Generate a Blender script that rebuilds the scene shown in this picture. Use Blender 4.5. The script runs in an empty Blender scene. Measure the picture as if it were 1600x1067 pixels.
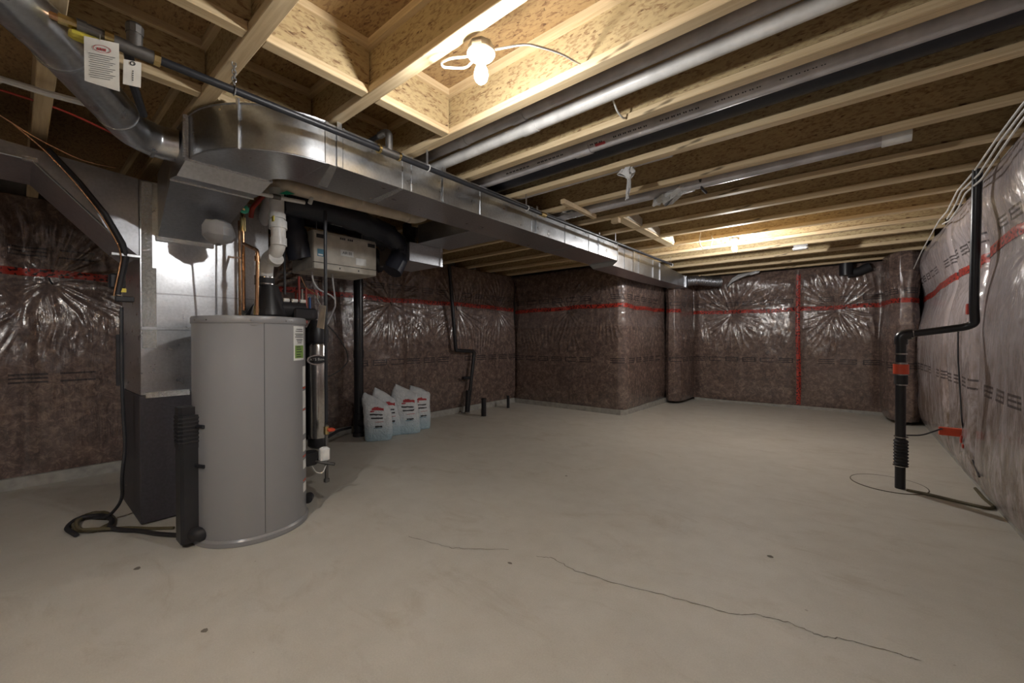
import bpy, math, random
import numpy as np
from mathutils import Vector, Matrix

random.seed(7)
# ------------------------------------------------------------------ camera, world, exposure
CAM = Vector((0.0, 0.0, 1.25))
YAW, PITCH, ROLL, FPX = math.radians(39.5), math.radians(-0.263), math.radians(-0.197), 639.55
fwd = Vector((-math.sin(YAW)*math.cos(PITCH), math.cos(YAW)*math.cos(PITCH), math.sin(PITCH)))
rt0 = Vector((math.cos(YAW), math.sin(YAW), 0)); up0 = rt0.cross(fwd)
rt = math.cos(ROLL)*rt0+math.sin(ROLL)*up0
upv = -math.sin(ROLL)*rt0+math.cos(ROLL)*up0
scn = bpy.context.scene
cd = bpy.data.cameras.new('camera'); cam = bpy.data.objects.new('camera', cd); scn.collection.objects.link(cam)
cam.matrix_world = Matrix(((rt.x, upv.x, -fwd.x, CAM.x), (rt.y, upv.y, -fwd.y, CAM.y), (rt.z, upv.z, -fwd.z, CAM.z), (0, 0, 0, 1)))
cd.sensor_width = 36.0; cd.lens = FPX*36/1600; cd.clip_start = 0.02; cd.clip_end = 60
scn.camera = cam
scn.view_settings.view_transform = 'Standard'; scn.view_settings.look = 'None'
scn.view_settings.gamma = 1.0; scn.view_settings.use_curve_mapping = False
scn.view_settings.exposure = 2.12
w = bpy.data.worlds.new('world'); scn.world = w; w.use_nodes = True
w.node_tree.nodes['Background'].inputs[0].default_value = (0.5, 0.55, 0.65, 1)
w.node_tree.nodes['Background'].inputs[1].default_value = 0.3
BULB_STRENGTH = 430.0
BULB_COLOR = (1.0, 0.98, 0.955)

def at(u, v, x=None, y=None, z=None):
    """world point on an axis plane seen along one sight line of the surveyed camera"""
    d = rt*((u-800)/FPX)+upv*((533.5-v)/FPX)+fwd
    if z is not None: t = (z-CAM.z)/d.z
    elif x is not None: t = (x-CAM.x)/d.x
    else: t = (y-CAM.y)/d.y
    return CAM+d*t

# ------------------------------------------------------------------ node helpers / materials
class NT:
    def __init__(s, name):
        s.m = bpy.data.materials.new(name); s.m.use_nodes = True
        s.n = s.m.node_tree.nodes; s.l = s.m.node_tree.links
        s.b = s.n['Principled BSDF']
    def node(s, t, **k):
        n = s.n.new(t)
        for a, v in k.items(): setattr(n, a, v)
        return n
    def link(s, a, b): s.l.new(a, b)
    def setv(s, **k):
        for a, v in k.items():
            i = s.b.inputs[a.replace('_', ' ')]
            i.default_value = (*v, 1) if isinstance(v, tuple) and len(v) == 3 else v
    def coord(s, kind='Object', scale=(1, 1, 1), rot=(0, 0, 0)):
        c = s.node('ShaderNodeTexCoord'); mp = s.node('ShaderNodeMapping')
        mp.inputs['Scale'].default_value = scale; mp.inputs['Rotation'].default_value = rot
        s.link(c.outputs[kind], mp.inputs['Vector']); return mp.outputs[0]
    def noise(s, vec, scale, detail=3, rough=.5, dist=0):
        n = s.node('ShaderNodeTexNoise'); n.inputs['Scale'].default_value = scale
        n.inputs['Detail'].default_value = detail; n.inputs['Roughness'].default_value = rough
        n.inputs['Distortion'].default_value = dist
        if vec: s.link(vec, n.inputs['Vector'])
        return n.outputs['Fac']
    def ramp(s, fac, stops):
        r = s.node('ShaderNodeValToRGB'); e = r.color_ramp.elements
        while len(e) < len(stops): e.new(.5)
        for el, (p, c) in zip(e, stops):
            el.position = p; el.color = (*c, 1) if not isinstance(c, (int, float)) else (c, c, c, 1)
        s.link(fac, r.inputs[0]); return r.outputs[0]
    def mix(s, fac, a, b, mode='MIX'):
        m = s.node('ShaderNodeMix', data_type='RGBA', blend_type=mode)
        for i, v in ((0, fac), (6, a), (7, b)):
            if isinstance(v, (int, float)): m.inputs[i].default_value = v
            elif isinstance(v, tuple): m.inputs[i].default_value = (*v, 1)
            else: s.link(v, m.inputs[i])
        return m.outputs[2]
    def math(s, op, a, b=0., clamp=False):
        m = s.node('ShaderNodeMath', operation=op, use_clamp=clamp)
        for i, v in ((0, a), (1, b)):
            if isinstance(v, (int, float)): m.inputs[i].default_value = v
            else: s.link(v, m.inputs[i])
        return m.outputs[0]
    def bump(s, h, strength=.3, dist=.01, to='Normal'):
        b = s.node('ShaderNodeBump'); b.inputs['Strength'].default_value = strength
        b.inputs['Distance'].default_value = dist; s.link(h, b.inputs['Height'])
        s.link(b.outputs[0], s.b.inputs[to]); return b.outputs[0]

def plain(name, col, rough=.5, metal=0., coat=0., nz=0., spec=.5):
    t = NT(name); t.setv(Base_Color=col, Roughness=rough, Metallic=metal)
    t.b.inputs['Specular IOR Level'].default_value = spec
    if coat: t.b.inputs['Coat Weight'].default_value = coat; t.b.inputs['Coat Roughness'].default_value = .1
    v = t.coord()
    f = t.noise(v, 9 if not nz else nz, 4)
    d = tuple(c*.78 for c in col); l = tuple(min(1, c*1.15) for c in col)
    t.link(t.ramp(f, [(.3, d), (.7, l)]), t.b.inputs['Base Color'])
    return t.m

def m_osb(name, dark, mid, light, axis):
    t = NT(name)
    def flakes(scale, rz):
        sc = {'x': (1.0, 1.0, 2.6), 'z': (1.0, 2.4, 1.0)}[axis]
        v = t.coord('Object', sc, rz)
        n = t.noise(v, 5, 2)
        vo = t.node('ShaderNodeTexVoronoi'); vo.inputs['Scale'].default_value = scale
        vo.inputs['Randomness'].default_value = 1
        mx = t.mix(.08, v, n, 'ADD'); t.link(mx, vo.inputs['Vector'])
        return vo
    a = flakes(34, (.3, .5, .2)); b = flakes(52, (-.4, -.3, .6))
    sa = t.node('ShaderNodeSeparateColor'); t.link(a.outputs['Color'], sa.inputs[0])
    sb = t.node('ShaderNodeSeparateColor'); t.link(b.outputs['Color'], sb.inputs[0])
    f = t.math('ADD', t.math('MULTIPLY', sa.outputs[0], .5), t.math('MULTIPLY', sb.outputs[1], .5))
    col = t.ramp(f, [(.0, dark), (.10, mid), (.50, light), (1., tuple(min(1, c*1.12) for c in light))])
    sp = t.ramp(t.noise(t.coord('Object', (1, 1, 1)), 70, 2), [(.22, .35), (.30, 1.)])
    col = t.mix(1., col, sp, 'MULTIPLY')
    t.link(col, t.b.inputs['Base Color']); t.setv(Roughness=.75)
    t.bump(f, .25, .004); return t.m

def m_lumber(name, c0, c1, along):
    t = NT(name)
    sc = {'x': (1.2, 26, 26), 'y': (26, 1.2, 26), 'z': (26, 26, 1.2)}[along]
    v = t.coord('Object', sc); f = t.noise(v, 1.6, 4, .6, .6)
    col = t.ramp(f, [(.3, c0), (.65, c1)])
    sk = {'x': (1, 5, 5), 'y': (5, 1, 5), 'z': (5, 5, 1)}[along]
    k = t.noise(t.coord('Object', sk), 3.2, 2, .4)
    col = t.mix(t.ramp(k, [(.24, 1.), (.30, 0.)]), col, tuple(c*.35 for c in c0))
    t.link(col, t.b.inputs['Base Color']); t.setv(Roughness=.65); t.bump(f, .15, .002); return t.m

def m_concrete():
    t = NT('concrete_floor'); v = t.coord()
    a = t.noise(v, .75, 6, .6, .4); b = t.noise(v, 6, 6, .65); c = t.noise(v, 140, 3, .6)
    col = t.ramp(a, [(.3, (.46, .435, .38)), (.55, (.545, .525, .47)), (.75, (.61, .595, .54))])
    col = t.mix(.35, col, t.ramp(b, [(.3, (.42, .39, .33)), (.65, (.61, .59, .535))]))
    st = t.noise(t.coord('Object', (1, 2.2, 1), (0, 0, .5)), 1.6, 7, .72, .8)
    col = t.mix(t.ramp(st, [(.54, 0.), (.70, .5)]), col, (.33, .275, .20))
    sp = t.noise(v, 24, 2, .5); col = t.mix(t.ramp(sp, [(.205, .7), (.235, 0.)]), col, (.16, .13, .10))
    col = t.mix(.25, col, t.ramp(c, [(.3, (.43, .41, .36)), (.7, (.68, .65, .59))]))
    t.link(col, t.b.inputs['Base Color']); t.setv(Roughness=.62)
    t.bump(t.math('ADD', b, t.math('MULTIPLY', c, .3)), .22, .006)
    return t.m

def m_insul(name, brown=1.0, haze_sheen=.12, dirt=0., tapez=1.8, printz=.9, upz=2.0):
    """brown fibreglass batts behind glossy clear film; UV = metres along / up the wall"""
    t = NT(name); v = t.coord('UV'); uvn = t.node('ShaderNodeSeparateXYZ'); t.link(v, uvn.inputs[0])
    U, Z = uvn.outputs[0], uvn.outputs[1]
    o = t.coord('Object')
    f1 = t.noise(o, 5, 6, .68, 1.2); f2 = t.noise(o, 15, 6, .78, .7)
    b = brown
    col = t.ramp(f1, [(.30, (.045*b, .024*b, .023*b)), (.5, (.125*b, .078*b, .066*b)), (.70, (.26*b, .175*b, .14*b))])
    col = t.mix(.55, col, t.ramp(f2, [(.36, (.022*b, .011*b, .009*b)), (.5, (.12*b, .074*b, .056*b)), (.66, (.42*b, .29*b, .215*b))]))
    # film haze, plus painted grazing sheen on the right wall, denser where two sheets overlap just below the tape line
    ov = t.math('MULTIPLY', t.math('LESS_THAN', Z, tapez), t.math('GREATER_THAN', Z, tapez-.34))
    hz = t.math('ADD', t.math('MULTIPLY', t.noise(o, 2.2, 4, .6), haze_sheen*1.6), t.math('MULTIPLY', ov, .07), True)
    col = t.mix(hz, col, (.46, .41, .42))
    if dirt:
        d = t.noise(t.coord('UV', (3, 1.1, 1)), 3.1, 7, .75, .6)
        low = t.math('MULTIPLY', t.math('SUBTRACT', 1.75, Z), .75, True)
        col = t.mix(t.math('MULTIPLY', t.ramp(d, [(.42, 0.), (.60, 1.)]), t.math('MULTIPLY', low, dirt)), col, (.13, .085, .05))
    # printed rows on the film: letters between two rules
    pr = None
    for zc, hh in ((printz, .042), (upz, .040)):
        q = t.math('DIVIDE', t.math('ADD', t.math('SUBTRACT', Z, zc), hh), 2*hh)   # 0..1 inside
        cu = t.math('MULTIPLY', U, 3.4); fr = t.math('FRACT', cu); ci = t.math('FLOOR', cu)
        wn = t.node('ShaderNodeTexWhiteNoise', noise_dimensions='1D'); t.link(ci, wn.inputs['W'])
        r1 = wn.outputs['Value']; sc = t.node('ShaderNodeSeparateColor'); t.link(wn.outputs['Color'], sc.inputs[0])
        def band(x, a, c): return t.math('MULTIPLY', t.math('GREATER_THAN', x, a), t.math('LESS_THAN', x, c))
        bars = t.math('ADD', t.math('ADD', band(q, .80, 1.0), band(q, 0., .2)), t.math('MULTIPLY', band(q, .42, .60), t.math('GREATER_THAN', r1, .25)))
        bars = t.math('MULTIPLY', bars, band(fr, .08, .84))
        stem = t.math('MULTIPLY', band(q, 0., 1.), t.math('MULTIPLY', band(fr, .08, .15), t.math('GREATER_THAN', sc.outputs[1], .45)))
        stem2 = t.math('MULTIPLY', band(q, 0., 1.), t.math('MULTIPLY', band(fr, .77, .84), t.math('GREATER_THAN', sc.outputs[2], .6)))
        gap = t.math('LESS_THAN', t.math('FRACT', t.math('MULTIPLY', U, 3.4/7.)), .86)
        wear = t.ramp(t.noise(t.coord('UV', (1, 1, 1)), 30, 3, .6), [(.30, 0.), (.42, 1.)])
        p = t.math('MULTIPLY', t.math('MULTIPLY', t.math('ADD', t.math('ADD', bars, stem), stem2, True), gap), wear)
        pr = p if pr is None else t.math('ADD', pr, p, True)
    col = t.mix(t.math('MULTIPLY', pr, .82), col, (.022, .018, .022))
    t.link(col, t.b.inputs['Base Color']); t.setv(Roughness=.85)
    t.b.inputs['Coat Weight'].default_value = 1.; t.b.inputs['Coat Roughness'].default_value = .15
    t.b.inputs['Coat IOR'].default_value = 1.8; t.b.inputs['Specular IOR Level'].default_value = .2
    t.bump(f2, .5, .006)
    w1 = t.noise(t.coord('UV', (1.6, 1, 1)), 7, 5, .7, 1.4)
    w2 = t.noise(t.coord('UV', (30, 3.5, 1), (0, 0, .22)), 1., 3, .6, .8); w3 = t.noise(t.coord('UV', (24, 3., 1), (0, 0, -.5)), 1., 3, .6, .8)
    msk = t.ramp(t.noise(t.coord('UV', (1, 1.3, 1)), 1.7, 3, .5), [(.42, .12), (.60, 1.)])
    st = t.math('MULTIPLY', t.math('ADD', t.math('POWER', w2, 2.), t.math('MULTIPLY', t.math('POWER', w3, 2.), .8)), msk)
    t.bump(t.math('ADD', t.math('MULTIPLY', w1, .7), t.math('MULTIPLY', st, 1.6)), .5, .012, 'Coat Normal')
    return t.m

def m_metal(name, c, rough, wav=.02, spangle=0.):
    t = NT(name); v = t.coord(); a = t.noise(v, 3.0, 3); f = t.noise(v, 55, 3, .6)
    t.setv(Metallic=1.)
    t.link(t.ramp(f, [(.3, tuple(x*.82 for x in c)), (.7, c)]), t.b.inputs['Base Color'])
    t.link(t.ramp(t.noise(v, 12, 4), [(.3, rough*.9), (.7, rough*1.15)]), t.b.inputs['Roughness'])
    t.bump(a, .5, wav); return t.m

def m_foil():
    t = NT('foil_tape'); v = t.coord(); t.setv(Metallic=1., Base_Color=(.82, .83, .86), Roughness=.22)
    t.bump(t.noise(v, 60, 5, .7, 1.5), 1., .01); return t.m

def m_emit(name, col, strength):
    t = NT(name); t.setv(Base_Color=(1., 1., 1.), Roughness=.4)
    t.b.inputs['Emission Color'].default_value = (*col, 1); t.b.inputs['Emission Strength'].default_value = strength
    return t.m

M = dict(
 osb=m_osb('osb_web', (.10, .050, .024), (.28, .175, .085), (.47, .36, .19), 'x'),
 sub=m_osb('osb_subfloor', (.08, .038, .018), (.22, .12, .055), (.38, .25, .115), 'z'),
 lumx=m_lumber('lumber_x', (.55, .40, .22), (.74, .59, .37), 'x'),
 lumy=m_lumber('lumber_y', (.55, .40, .22), (.74, .59, .37), 'y'),
 floor=m_concrete(),
 curb=plain('concrete_curb', (.38, .37, .34), .8, nz=14),
 cwall=plain('concrete_wall', (.22, .21, .20), .85),
 insL=m_insul('insulation_left', 1., .07, 0., 1.85, .93, 2.03),
 insB=m_insul('insulation_bulk', 1.0, .07, 0., 1.81, .895, 1.96),
 insK=m_insul('insulation_back', 1., .07, 0., 1.78, .855, 1.93),
 insR=m_insul('insulation_right', 1.5, 1.05, .95, 1.88, .87, 2.06),  # paler base: reflection at grazing angle painted into the film colour
 red=None, galv=m_metal('galvanized', (.70, .72, .75), .30, .005), galv2=m_metal('galvanized_dull', (.52, .53, .56), .40, .008),
 foil=m_foil(), steel=m_metal('brushed_steel', (.62, .60, .58), .22, .004),
 abs=plain('black_pipe', (.018, .018, .022), .32, spec=.5), rubber=plain('black_rubber', (.022, .021, .024), .6),
 blackplastic=plain('black_plastic', (.02, .02, .024), .38), darkcab=plain('dark_cabinet', (.055, .052, .062), .55, nz=60),
 pvc=plain('white_pvc', (.74, .73, .71), .35), pvcg=plain('grey_pvc', (.52, .50, .51), .38), pvcb=plain('beige_pvc', (.64, .55, .44), .45),
 gasblack=plain('black_iron', (.020, .021, .026), .42), iron=m_metal('cast_iron', (.22, .21, .20), .5, .004),
 heater=None, white=plain('white_ceramic', (.80, .80, .78), .3), cable=plain('white_cable', (.72, .70, .66), .4),
 cabledk=plain('dark_cable', (.03, .03, .034), .5), hose=plain('olive_hose', (.12, .10, .055), .45),
 copper=m_metal('copper', (.62, .36, .20), .25, .002), brass=m_metal('brass', (.70, .55, .26), .25, .002),
 redpex=plain('red_pipe', (.36, .035, .02), .4), bluepex=plain('blue_pipe', (.03, .10, .30), .4), green=plain('green_handle', (.02, .28, .16), .4), yellow=plain('yellow_handle', (.68, .58, .08), .4),
 tag=plain('paper_tag', (.72, .70, .64), .8), tagk=plain('cardboard_tag', (.70, .63, .55), .8), wrap=plain('grey_wrap', (.36, .36, .37), .3, coat=.5), ink=plain('ink', (.03, .03, .035), .6), inkred=plain('ink_red', (.45, .05, .06), .6),
 inkblue=plain('ink_blue', (.10, .26, .36), .6), inkgreen=plain('ink_green', (.22, .36, .08), .6),
 cream=plain('cream_cabinet', (.60, .56, .49), .42), paper=plain('white_label', (.82, .82, .80), .5),
 orange=plain('orange_box', (.62, .08, .035), .4), film=None, sack=None, pencil=plain('stub_lumber', (.66, .50, .30), .7),
 bluedark=plain('insulated_black_duct', (.020, .022, .034), .42), crack=plain('crack', (.19, .165, .135), .9), wht=plain('white_board', (.66, .62, .54), .6),
 backbox=m_metal('galvanised_box', (.55, .55, .56), .35, .003), bulb=m_emit('lit_bulb', BULB_COLOR, BULB_STRENGTH*.40), bulb_far=m_emit('lit_bulb_far', BULB_COLOR, BULB_STRENGTH*1.0), bulb_fill=m_emit('added_fill_bulb', BULB_COLOR, BULB_STRENGTH*1.25),
)
t = NT('red_tape'); v = t.coord('UV'); f = t.noise(t.coord('UV', (1, 1, 1)), 34, 2, .4)
c = t.ramp(f, [(.425, (.02, .008, .01)), (.46, (.42, .035, .022))])
c = t.mix(1., c, t.ramp(t.noise(v, 6, 3), [(.3, (.7, .7, .7)), (.7, (1.2, 1.3, 1.2))]), 'MULTIPLY')
t.link(c, t.b.inputs['Base Color']); t.setv(Roughness=.45); t.b.inputs['Coat Weight'].default_value = .3
t.bump(t.noise(v, 30, 3), .3, .004); M['red'] = t.m
t = NT('heater_enamel'); t.setv(Base_Color=(.27, .27, .28), Roughness=.42, Metallic=.0)
t.b.inputs['Coat Weight'].default_value = .35; t.b.inputs['Coat Roughness'].default_value = .22
t.bump(t.noise(t.coord(), 320, 2), .12, .001); M['heater'] = t.m
t = NT('crumpled_film'); t.setv(Base_Color=(.68, .68, .68), Roughness=.28); t.b.inputs['Transmission Weight'].default_value = .25
t.bump(t.noise(t.coord(), 45, 4, .6, 1.), .6, .008); M['film'] = t.m
t = NT('woven_sack'); v = t.coord('UV')
f = t.noise(t.coord('Object'), 9, 3)
uv = t.node('ShaderNodeSeparateXYZ'); t.link(v, uv.inputs[0])
c = t.ramp(f, [(.3, (.58, .62, .66)), (.7, (.78, .80, .82))])
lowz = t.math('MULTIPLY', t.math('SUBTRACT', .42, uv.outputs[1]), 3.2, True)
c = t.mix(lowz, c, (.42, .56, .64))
t.link(c, t.b.inputs['Base Color']); t.setv(Roughness=.38); t.bump(t.noise(t.coord('Object'), 22, 4, .6, 1.), .9, .02); M['sack'] = t.m

# ------------------------------------------------------------------ mesh builder
class MB:
    def __init__(s): s.v = []; s.f = []; s.uv = None
    def add(s, vs, fs):
        o = len(s.v); s.v += [tuple(p) for p in vs]; s.f += [tuple(i+o for i in f) for f in fs]; return s
    def box(s, lo, hi, bev=0.):
        x0, y0, z0 = lo; x1, y1, z1 = hi
        if bev <= 0:
            return s.add([(x0, y0, z0), (x1, y0, z0), (x1, y1, z0), (x0, y1, z0), (x0, y0, z1), (x1, y0, z1), (x1, y1, z1), (x0, y1, z1)],
              [(0, 3, 2, 1), (4, 5, 6, 7), (0, 1, 5, 4), (1, 2, 6, 5), (2, 3, 7, 6), (3, 0, 4, 7)])
        b = min(bev, (x1-x0)*.45, (y1-y0)*.45, (z1-z0)*.45)
        rings = []
        for z, i in ((z0, b), (z0+b, 0), (z1-b, 0), (z1, b)):
            X0, X1, Y0, Y1 = x0+i, x1-i, y0+i, y1-i; c = b*.9
            rings.append([(X0+c, Y0, z), (X1-c, Y0, z), (X1, Y0+c, z), (X1, Y1-c, z), (X1-c, Y1, z), (X0+c, Y1, z), (X0, Y1-c, z), (X0, Y0+c, z)])
        return s.loft(rings)
    def loft(s, rings, cap=True, close=True):
        o = len(s.v); n = len(rings[0])
        for r in rings: s.v += [tuple(p) for p in r]
        for k in range(len(rings)-1):
            for i in range(n if close else n-1):
                j = (i+1) % n
                s.f.append((o+k*n+i, o+k*n+j, o+(k+1)*n+j, o+(k+1)*n+i))
        if cap:
            s.f.append(tuple(o+i for i in reversed(range(n)))); s.f.append(tuple(o+(len(rings)-1)*n+i for i in range(n)))
        return s
    def tube(s, pts, r, seg=12, cap=True, fillet=0., radii=None):
        pts = [Vector(p) for p in pts]
        if fillet > 0 and len(pts) > 2:
            q = [pts[0]]
            for a, b, c in zip(pts, pts[1:], pts[2:]):
                d1 = (a-b); d2 = (c-b); L = min(fillet, d1.length*.45, d2.length*.45)
                p1 = b+d1.normalized()*L; p2 = b+d2.normalized()*L
                for i in range(7):
                    k = i/6; q.append(p1*(1-k)**2+b*2*k*(1-k)+p2*k*k)
            q.append(pts[-1]); pts = q
        if radii is None: radii = [r]*len(pts)
        T = []
        for i in range(len(pts)):
            a = pts[max(0, i-1)]; b = pts[min(len(pts)-1, i+1)]; T.append((b-a).normalized())
        n = T[0].orthogonal().normalized(); rings = []
        for i, p in enumerate(pts):
            n = (n-T[i]*n.dot(T[i])).normalized(); bi = T[i].cross(n)
            rings.append([p+(n*math.cos(2*math.pi*k/seg)+bi*math.sin(2*math.pi*k/seg))*radii[i] for k in range(seg)])
        return s.loft(rings, cap)
    def cyl(s, a, b, r, seg=20, r2=None):
        return s.tube([a, b], r, seg, radii=[r, r if r2 is None else r2])
    def lathe(s, c, prof, seg=32):
        """prof: (r,z) list about the vertical through c"""
        return s.loft([[(c[0]+r*math.cos(2*math.pi*k/seg), c[1]+r*math.sin(2*math.pi*k/seg), c[2]+z) for k in range(seg)] for r, z in prof])
    def prism(s, poly, d):
        """poly: list of 3d points (planar), extruded by vector d"""
        d = Vector(d); a = [Vector(p) for p in poly]
        return s.loft([a, [p+d for p in a]])
    def quadslab(s, a, b, c, d, th):
        a, b, c, d = map(Vector, (a, b, c, d)); n = (b-a).cross(d-a).normalized()*th
        return s.prism([a, b, c, d], n)
    def build(s, name, mat, parent=None, smooth=30, uvs=None):
        me = bpy.data.meshes.new(name)
        off = Vector((0, 0, 0))
        p = parent
        while p is not None: off += Vector(p.location); p = p.parent
        me.from_pydata([tuple(Vector(q)-off) for q in s.v], [], s.f); me.update()
        if uvs is not None:
            ul = me.uv_layers.new(name='UVMap'); idx = np.empty(len(me.loops), dtype=np.int32); me.loops.foreach_get('vertex_index', idx)
            ul.data.foreach_set('uv', np.asarray(uvs, dtype=np.float32)[idx].ravel())
        import bmesh
        bm = bmesh.new(); bm.from_mesh(me); bmesh.ops.recalc_face_normals(bm, faces=bm.faces); bm.to_mesh(me); bm.free()
        if smooth:
            me.polygons.foreach_set('use_smooth', [True]*len(me.polygons)); me.set_sharp_from_angle(angle=math.radians(smooth))
        me.materials.append(M[mat] if isinstance(mat, str) else mat)
        o = bpy.data.objects.new(name, me); scn.collection.objects.link(o)
        if parent: o.parent = parent
        return o

def tagit(o, label=None, cat=None, group=None, kind=None):
    if label: o['label'] = label
    if cat: o['category'] = cat
    if group: o['group'] = group
    if kind: o['kind'] = kind
    return o
def thing(name, label, cat, loc=(0, 0, 0), group=None):
    o = bpy.data.objects.new(name, None); scn.collection.objects.link(o); o.location = loc; o.empty_display_size = .1
    return tagit(o, label, cat, group)
def kids(o): return [c for c in bpy.data.objects if c.parent == o]
def copy_tree(o, parent=None):
    c = o.copy(); scn.collection.objects.link(c); c.parent = parent
    for ch in kids(o): copy_tree(ch, c)
    return c
def text_mesh(name, s, size, mat, origin, xdir, ydir, parent=None, squash=1.0, extrude=.0006):
    """lettering: converted to mesh, laid out from origin along xdir/ydir"""
    cu = bpy.data.curves.new('t', 'FONT'); cu.body = s; cu.size = size; cu.extrude = extrude; cu.align_x = 'CENTER'; cu.align_y = 'CENTER'
    to = bpy.data.objects.new('t', cu); scn.collection.objects.link(to)
    bpy.context.view_layer.update()
    me = bpy.data.meshes.new_from_object(to.evaluated_get(bpy.context.evaluated_depsgraph_get()))
    bpy.data.objects.remove(to); X = Vector(xdir).normalized(); Y = Vector(ydir).normalized(); N = X.cross(Y)
    O = Vector(origin); off = Vector((0, 0, 0)); p = parent
    while p is not None: off += Vector(p.location); p = p.parent
    for vv in me.vertices: vv.co = O+X*vv.co.x*squash+Y*vv.co.y+N*(vv.co.z+.0008)-off
    me.name = name; me.materials.clear(); me.materials.append(M[mat])
    o = bpy.data.objects.new(name, me); scn.collection.objects.link(o)
    if parent: o.parent = parent
    return o

# ------------------------------------------------------------------ setting
HJ, TJ = 2.50, 2.78          # joist underside / subfloor underside
mb = MB().box((-5.9, -3.6, -.2), (1.4, 9.4, 0)); fl = tagit(mb.build('floor', 'floor', smooth=0), kind='structure')
mb = MB().box((-5.9, -3.6, TJ), (1.4, 9.4, TJ+.03)); tagit(mb.build('ceiling', 'sub', smooth=0), kind='structure')
mb = MB().box((-5.9, -3.6, 0), (-5.62, 9.4, TJ)); tagit(mb.build('wall_left', 'cwall', smooth=0), kind='structure')
mb = MB().box((1.0, -3.6, 0), (1.4, 9.4, TJ)); tagit(mb.build('wall_right', 'cwall', smooth=0), kind='structure')
mb = MB().box((-5.62, 9.1, 0), (1.0, 9.4, TJ)); tagit(mb.build('wall_back', 'cwall', smooth=0), kind='structure')
mb = MB().box((-5.62, 6.5, 0), (-2.97, 9.1, TJ)); tagit(mb.build('wall_bulkhead', 'cwall', smooth=0), kind='structure')
mb = MB().box((-5.62, -3.6, 0), (1.0, -3.35, TJ)); tagit(mb.build('wall_front', 'cwall', smooth=0), kind='structure')

# concrete footing kerbs visible under the insulation
def kerb(name, poly, th=.09):
    mb = MB()
    mb.prism([(x, y, 0) for x, y in poly], (0, 0, th)); return tagit(mb.build(name, 'curb', smooth=0), kind='structure')
kerb('baseboard_left', [(-5.5, -3.3), (-5.42, .6), (-5.15, 2.5), (-5.14, 6.31), (-5.60, 6.31), (-5.60, -3.3)], .095)
kerb('baseboard_bulkhead', [(-5.14, 6.31), (-2.9, 6.31), (-2.84, 6.36), (-2.79, 8.3), (-2.95, 8.3), (-2.95, 6.5), (-5.14, 6.5)], .085)
kerb('baseboard_back', [(-2.47, 8.93), (.80, 8.93), (.80, 9.09), (-2.47, 9.09)], .05)
kerb('baseboard_right', [(.83, -3.3), (.83, 8.9), (.99, 8.9), (.99, -3.3)], .05)

def floor_strip(name, pts, wid, mat, z=.0012, jit=.012, sub=8, kind='structure', parent=None):
    P = []
    for a, b in zip(pts, pts[1:]):
        for i in range(sub):
            k = i/sub; P.append((a[0]*(1-k)+b[0]*k+random.uniform(-jit, jit), a[1]*(1-k)+b[1]*k+random.uniform(-jit, jit)))
    P.append(pts[-1]); mb = MB(); L = []; R = []
    for i, p in enumerate(P):
        a = P[max(0, i-1)]; b = P[min(len(P)-1, i+1)]; d = Vector((b[0]-a[0], b[1]-a[1])).normalized(); ww = wid*random.uniform(.5, 1.4)*.5
        L.append((p[0]-d.y*ww, p[1]+d.x*ww, z)); R.append((p[0]+d.y*ww, p[1]-d.x*ww, z))
    n = len(P); mb.add(L+R, [(i, i+1, n+i+1, n+i) for i in range(n-1)])
    return mb.build(name, mat, parent, smooth=0)
cr = floor_strip('floor_crack', [(-2.16, 1.588), (-1.866, 1.651), (-1.78, 1.70), (-1.563, 1.859)], .004, 'crack', parent=fl, jit=.008)
cr['label'] = 'thin dark crack'
cr = floor_strip('floor_crack', [(-1.40, 1.90), (-1.323, 1.944), (-1.139, 1.918), (-.962, 1.941), (-.749, 1.996), (-.552, 2.038), (-.408, 2.062), (-.329, 2.126), (-.211, 2.158), (-.098, 2.144), (.006, 2.191), (.143, 2.219), (.216, 2.224)], .0042, 'crack', parent=fl, jit=.006)
cr['label'] = 'thin dark crack'
for (x, y, r) in ((-1.463, 1.751, .016), (-3.018, .42, .02), (-2.145, .512, .018), (-2.0, 3.2, .014), (-.35, 2.75, .02)):
    mb = MB(); mb.add([(x+r*random.uniform(.7, 1.2)*math.cos(k*.7854), y+r*.8*random.uniform(.7, 1.2)*math.sin(k*.7854), .0012) for k in range(8)], [tuple(range(8))])
    mb.build('floor_stain', 'crack', fl, smooth=0)

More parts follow.
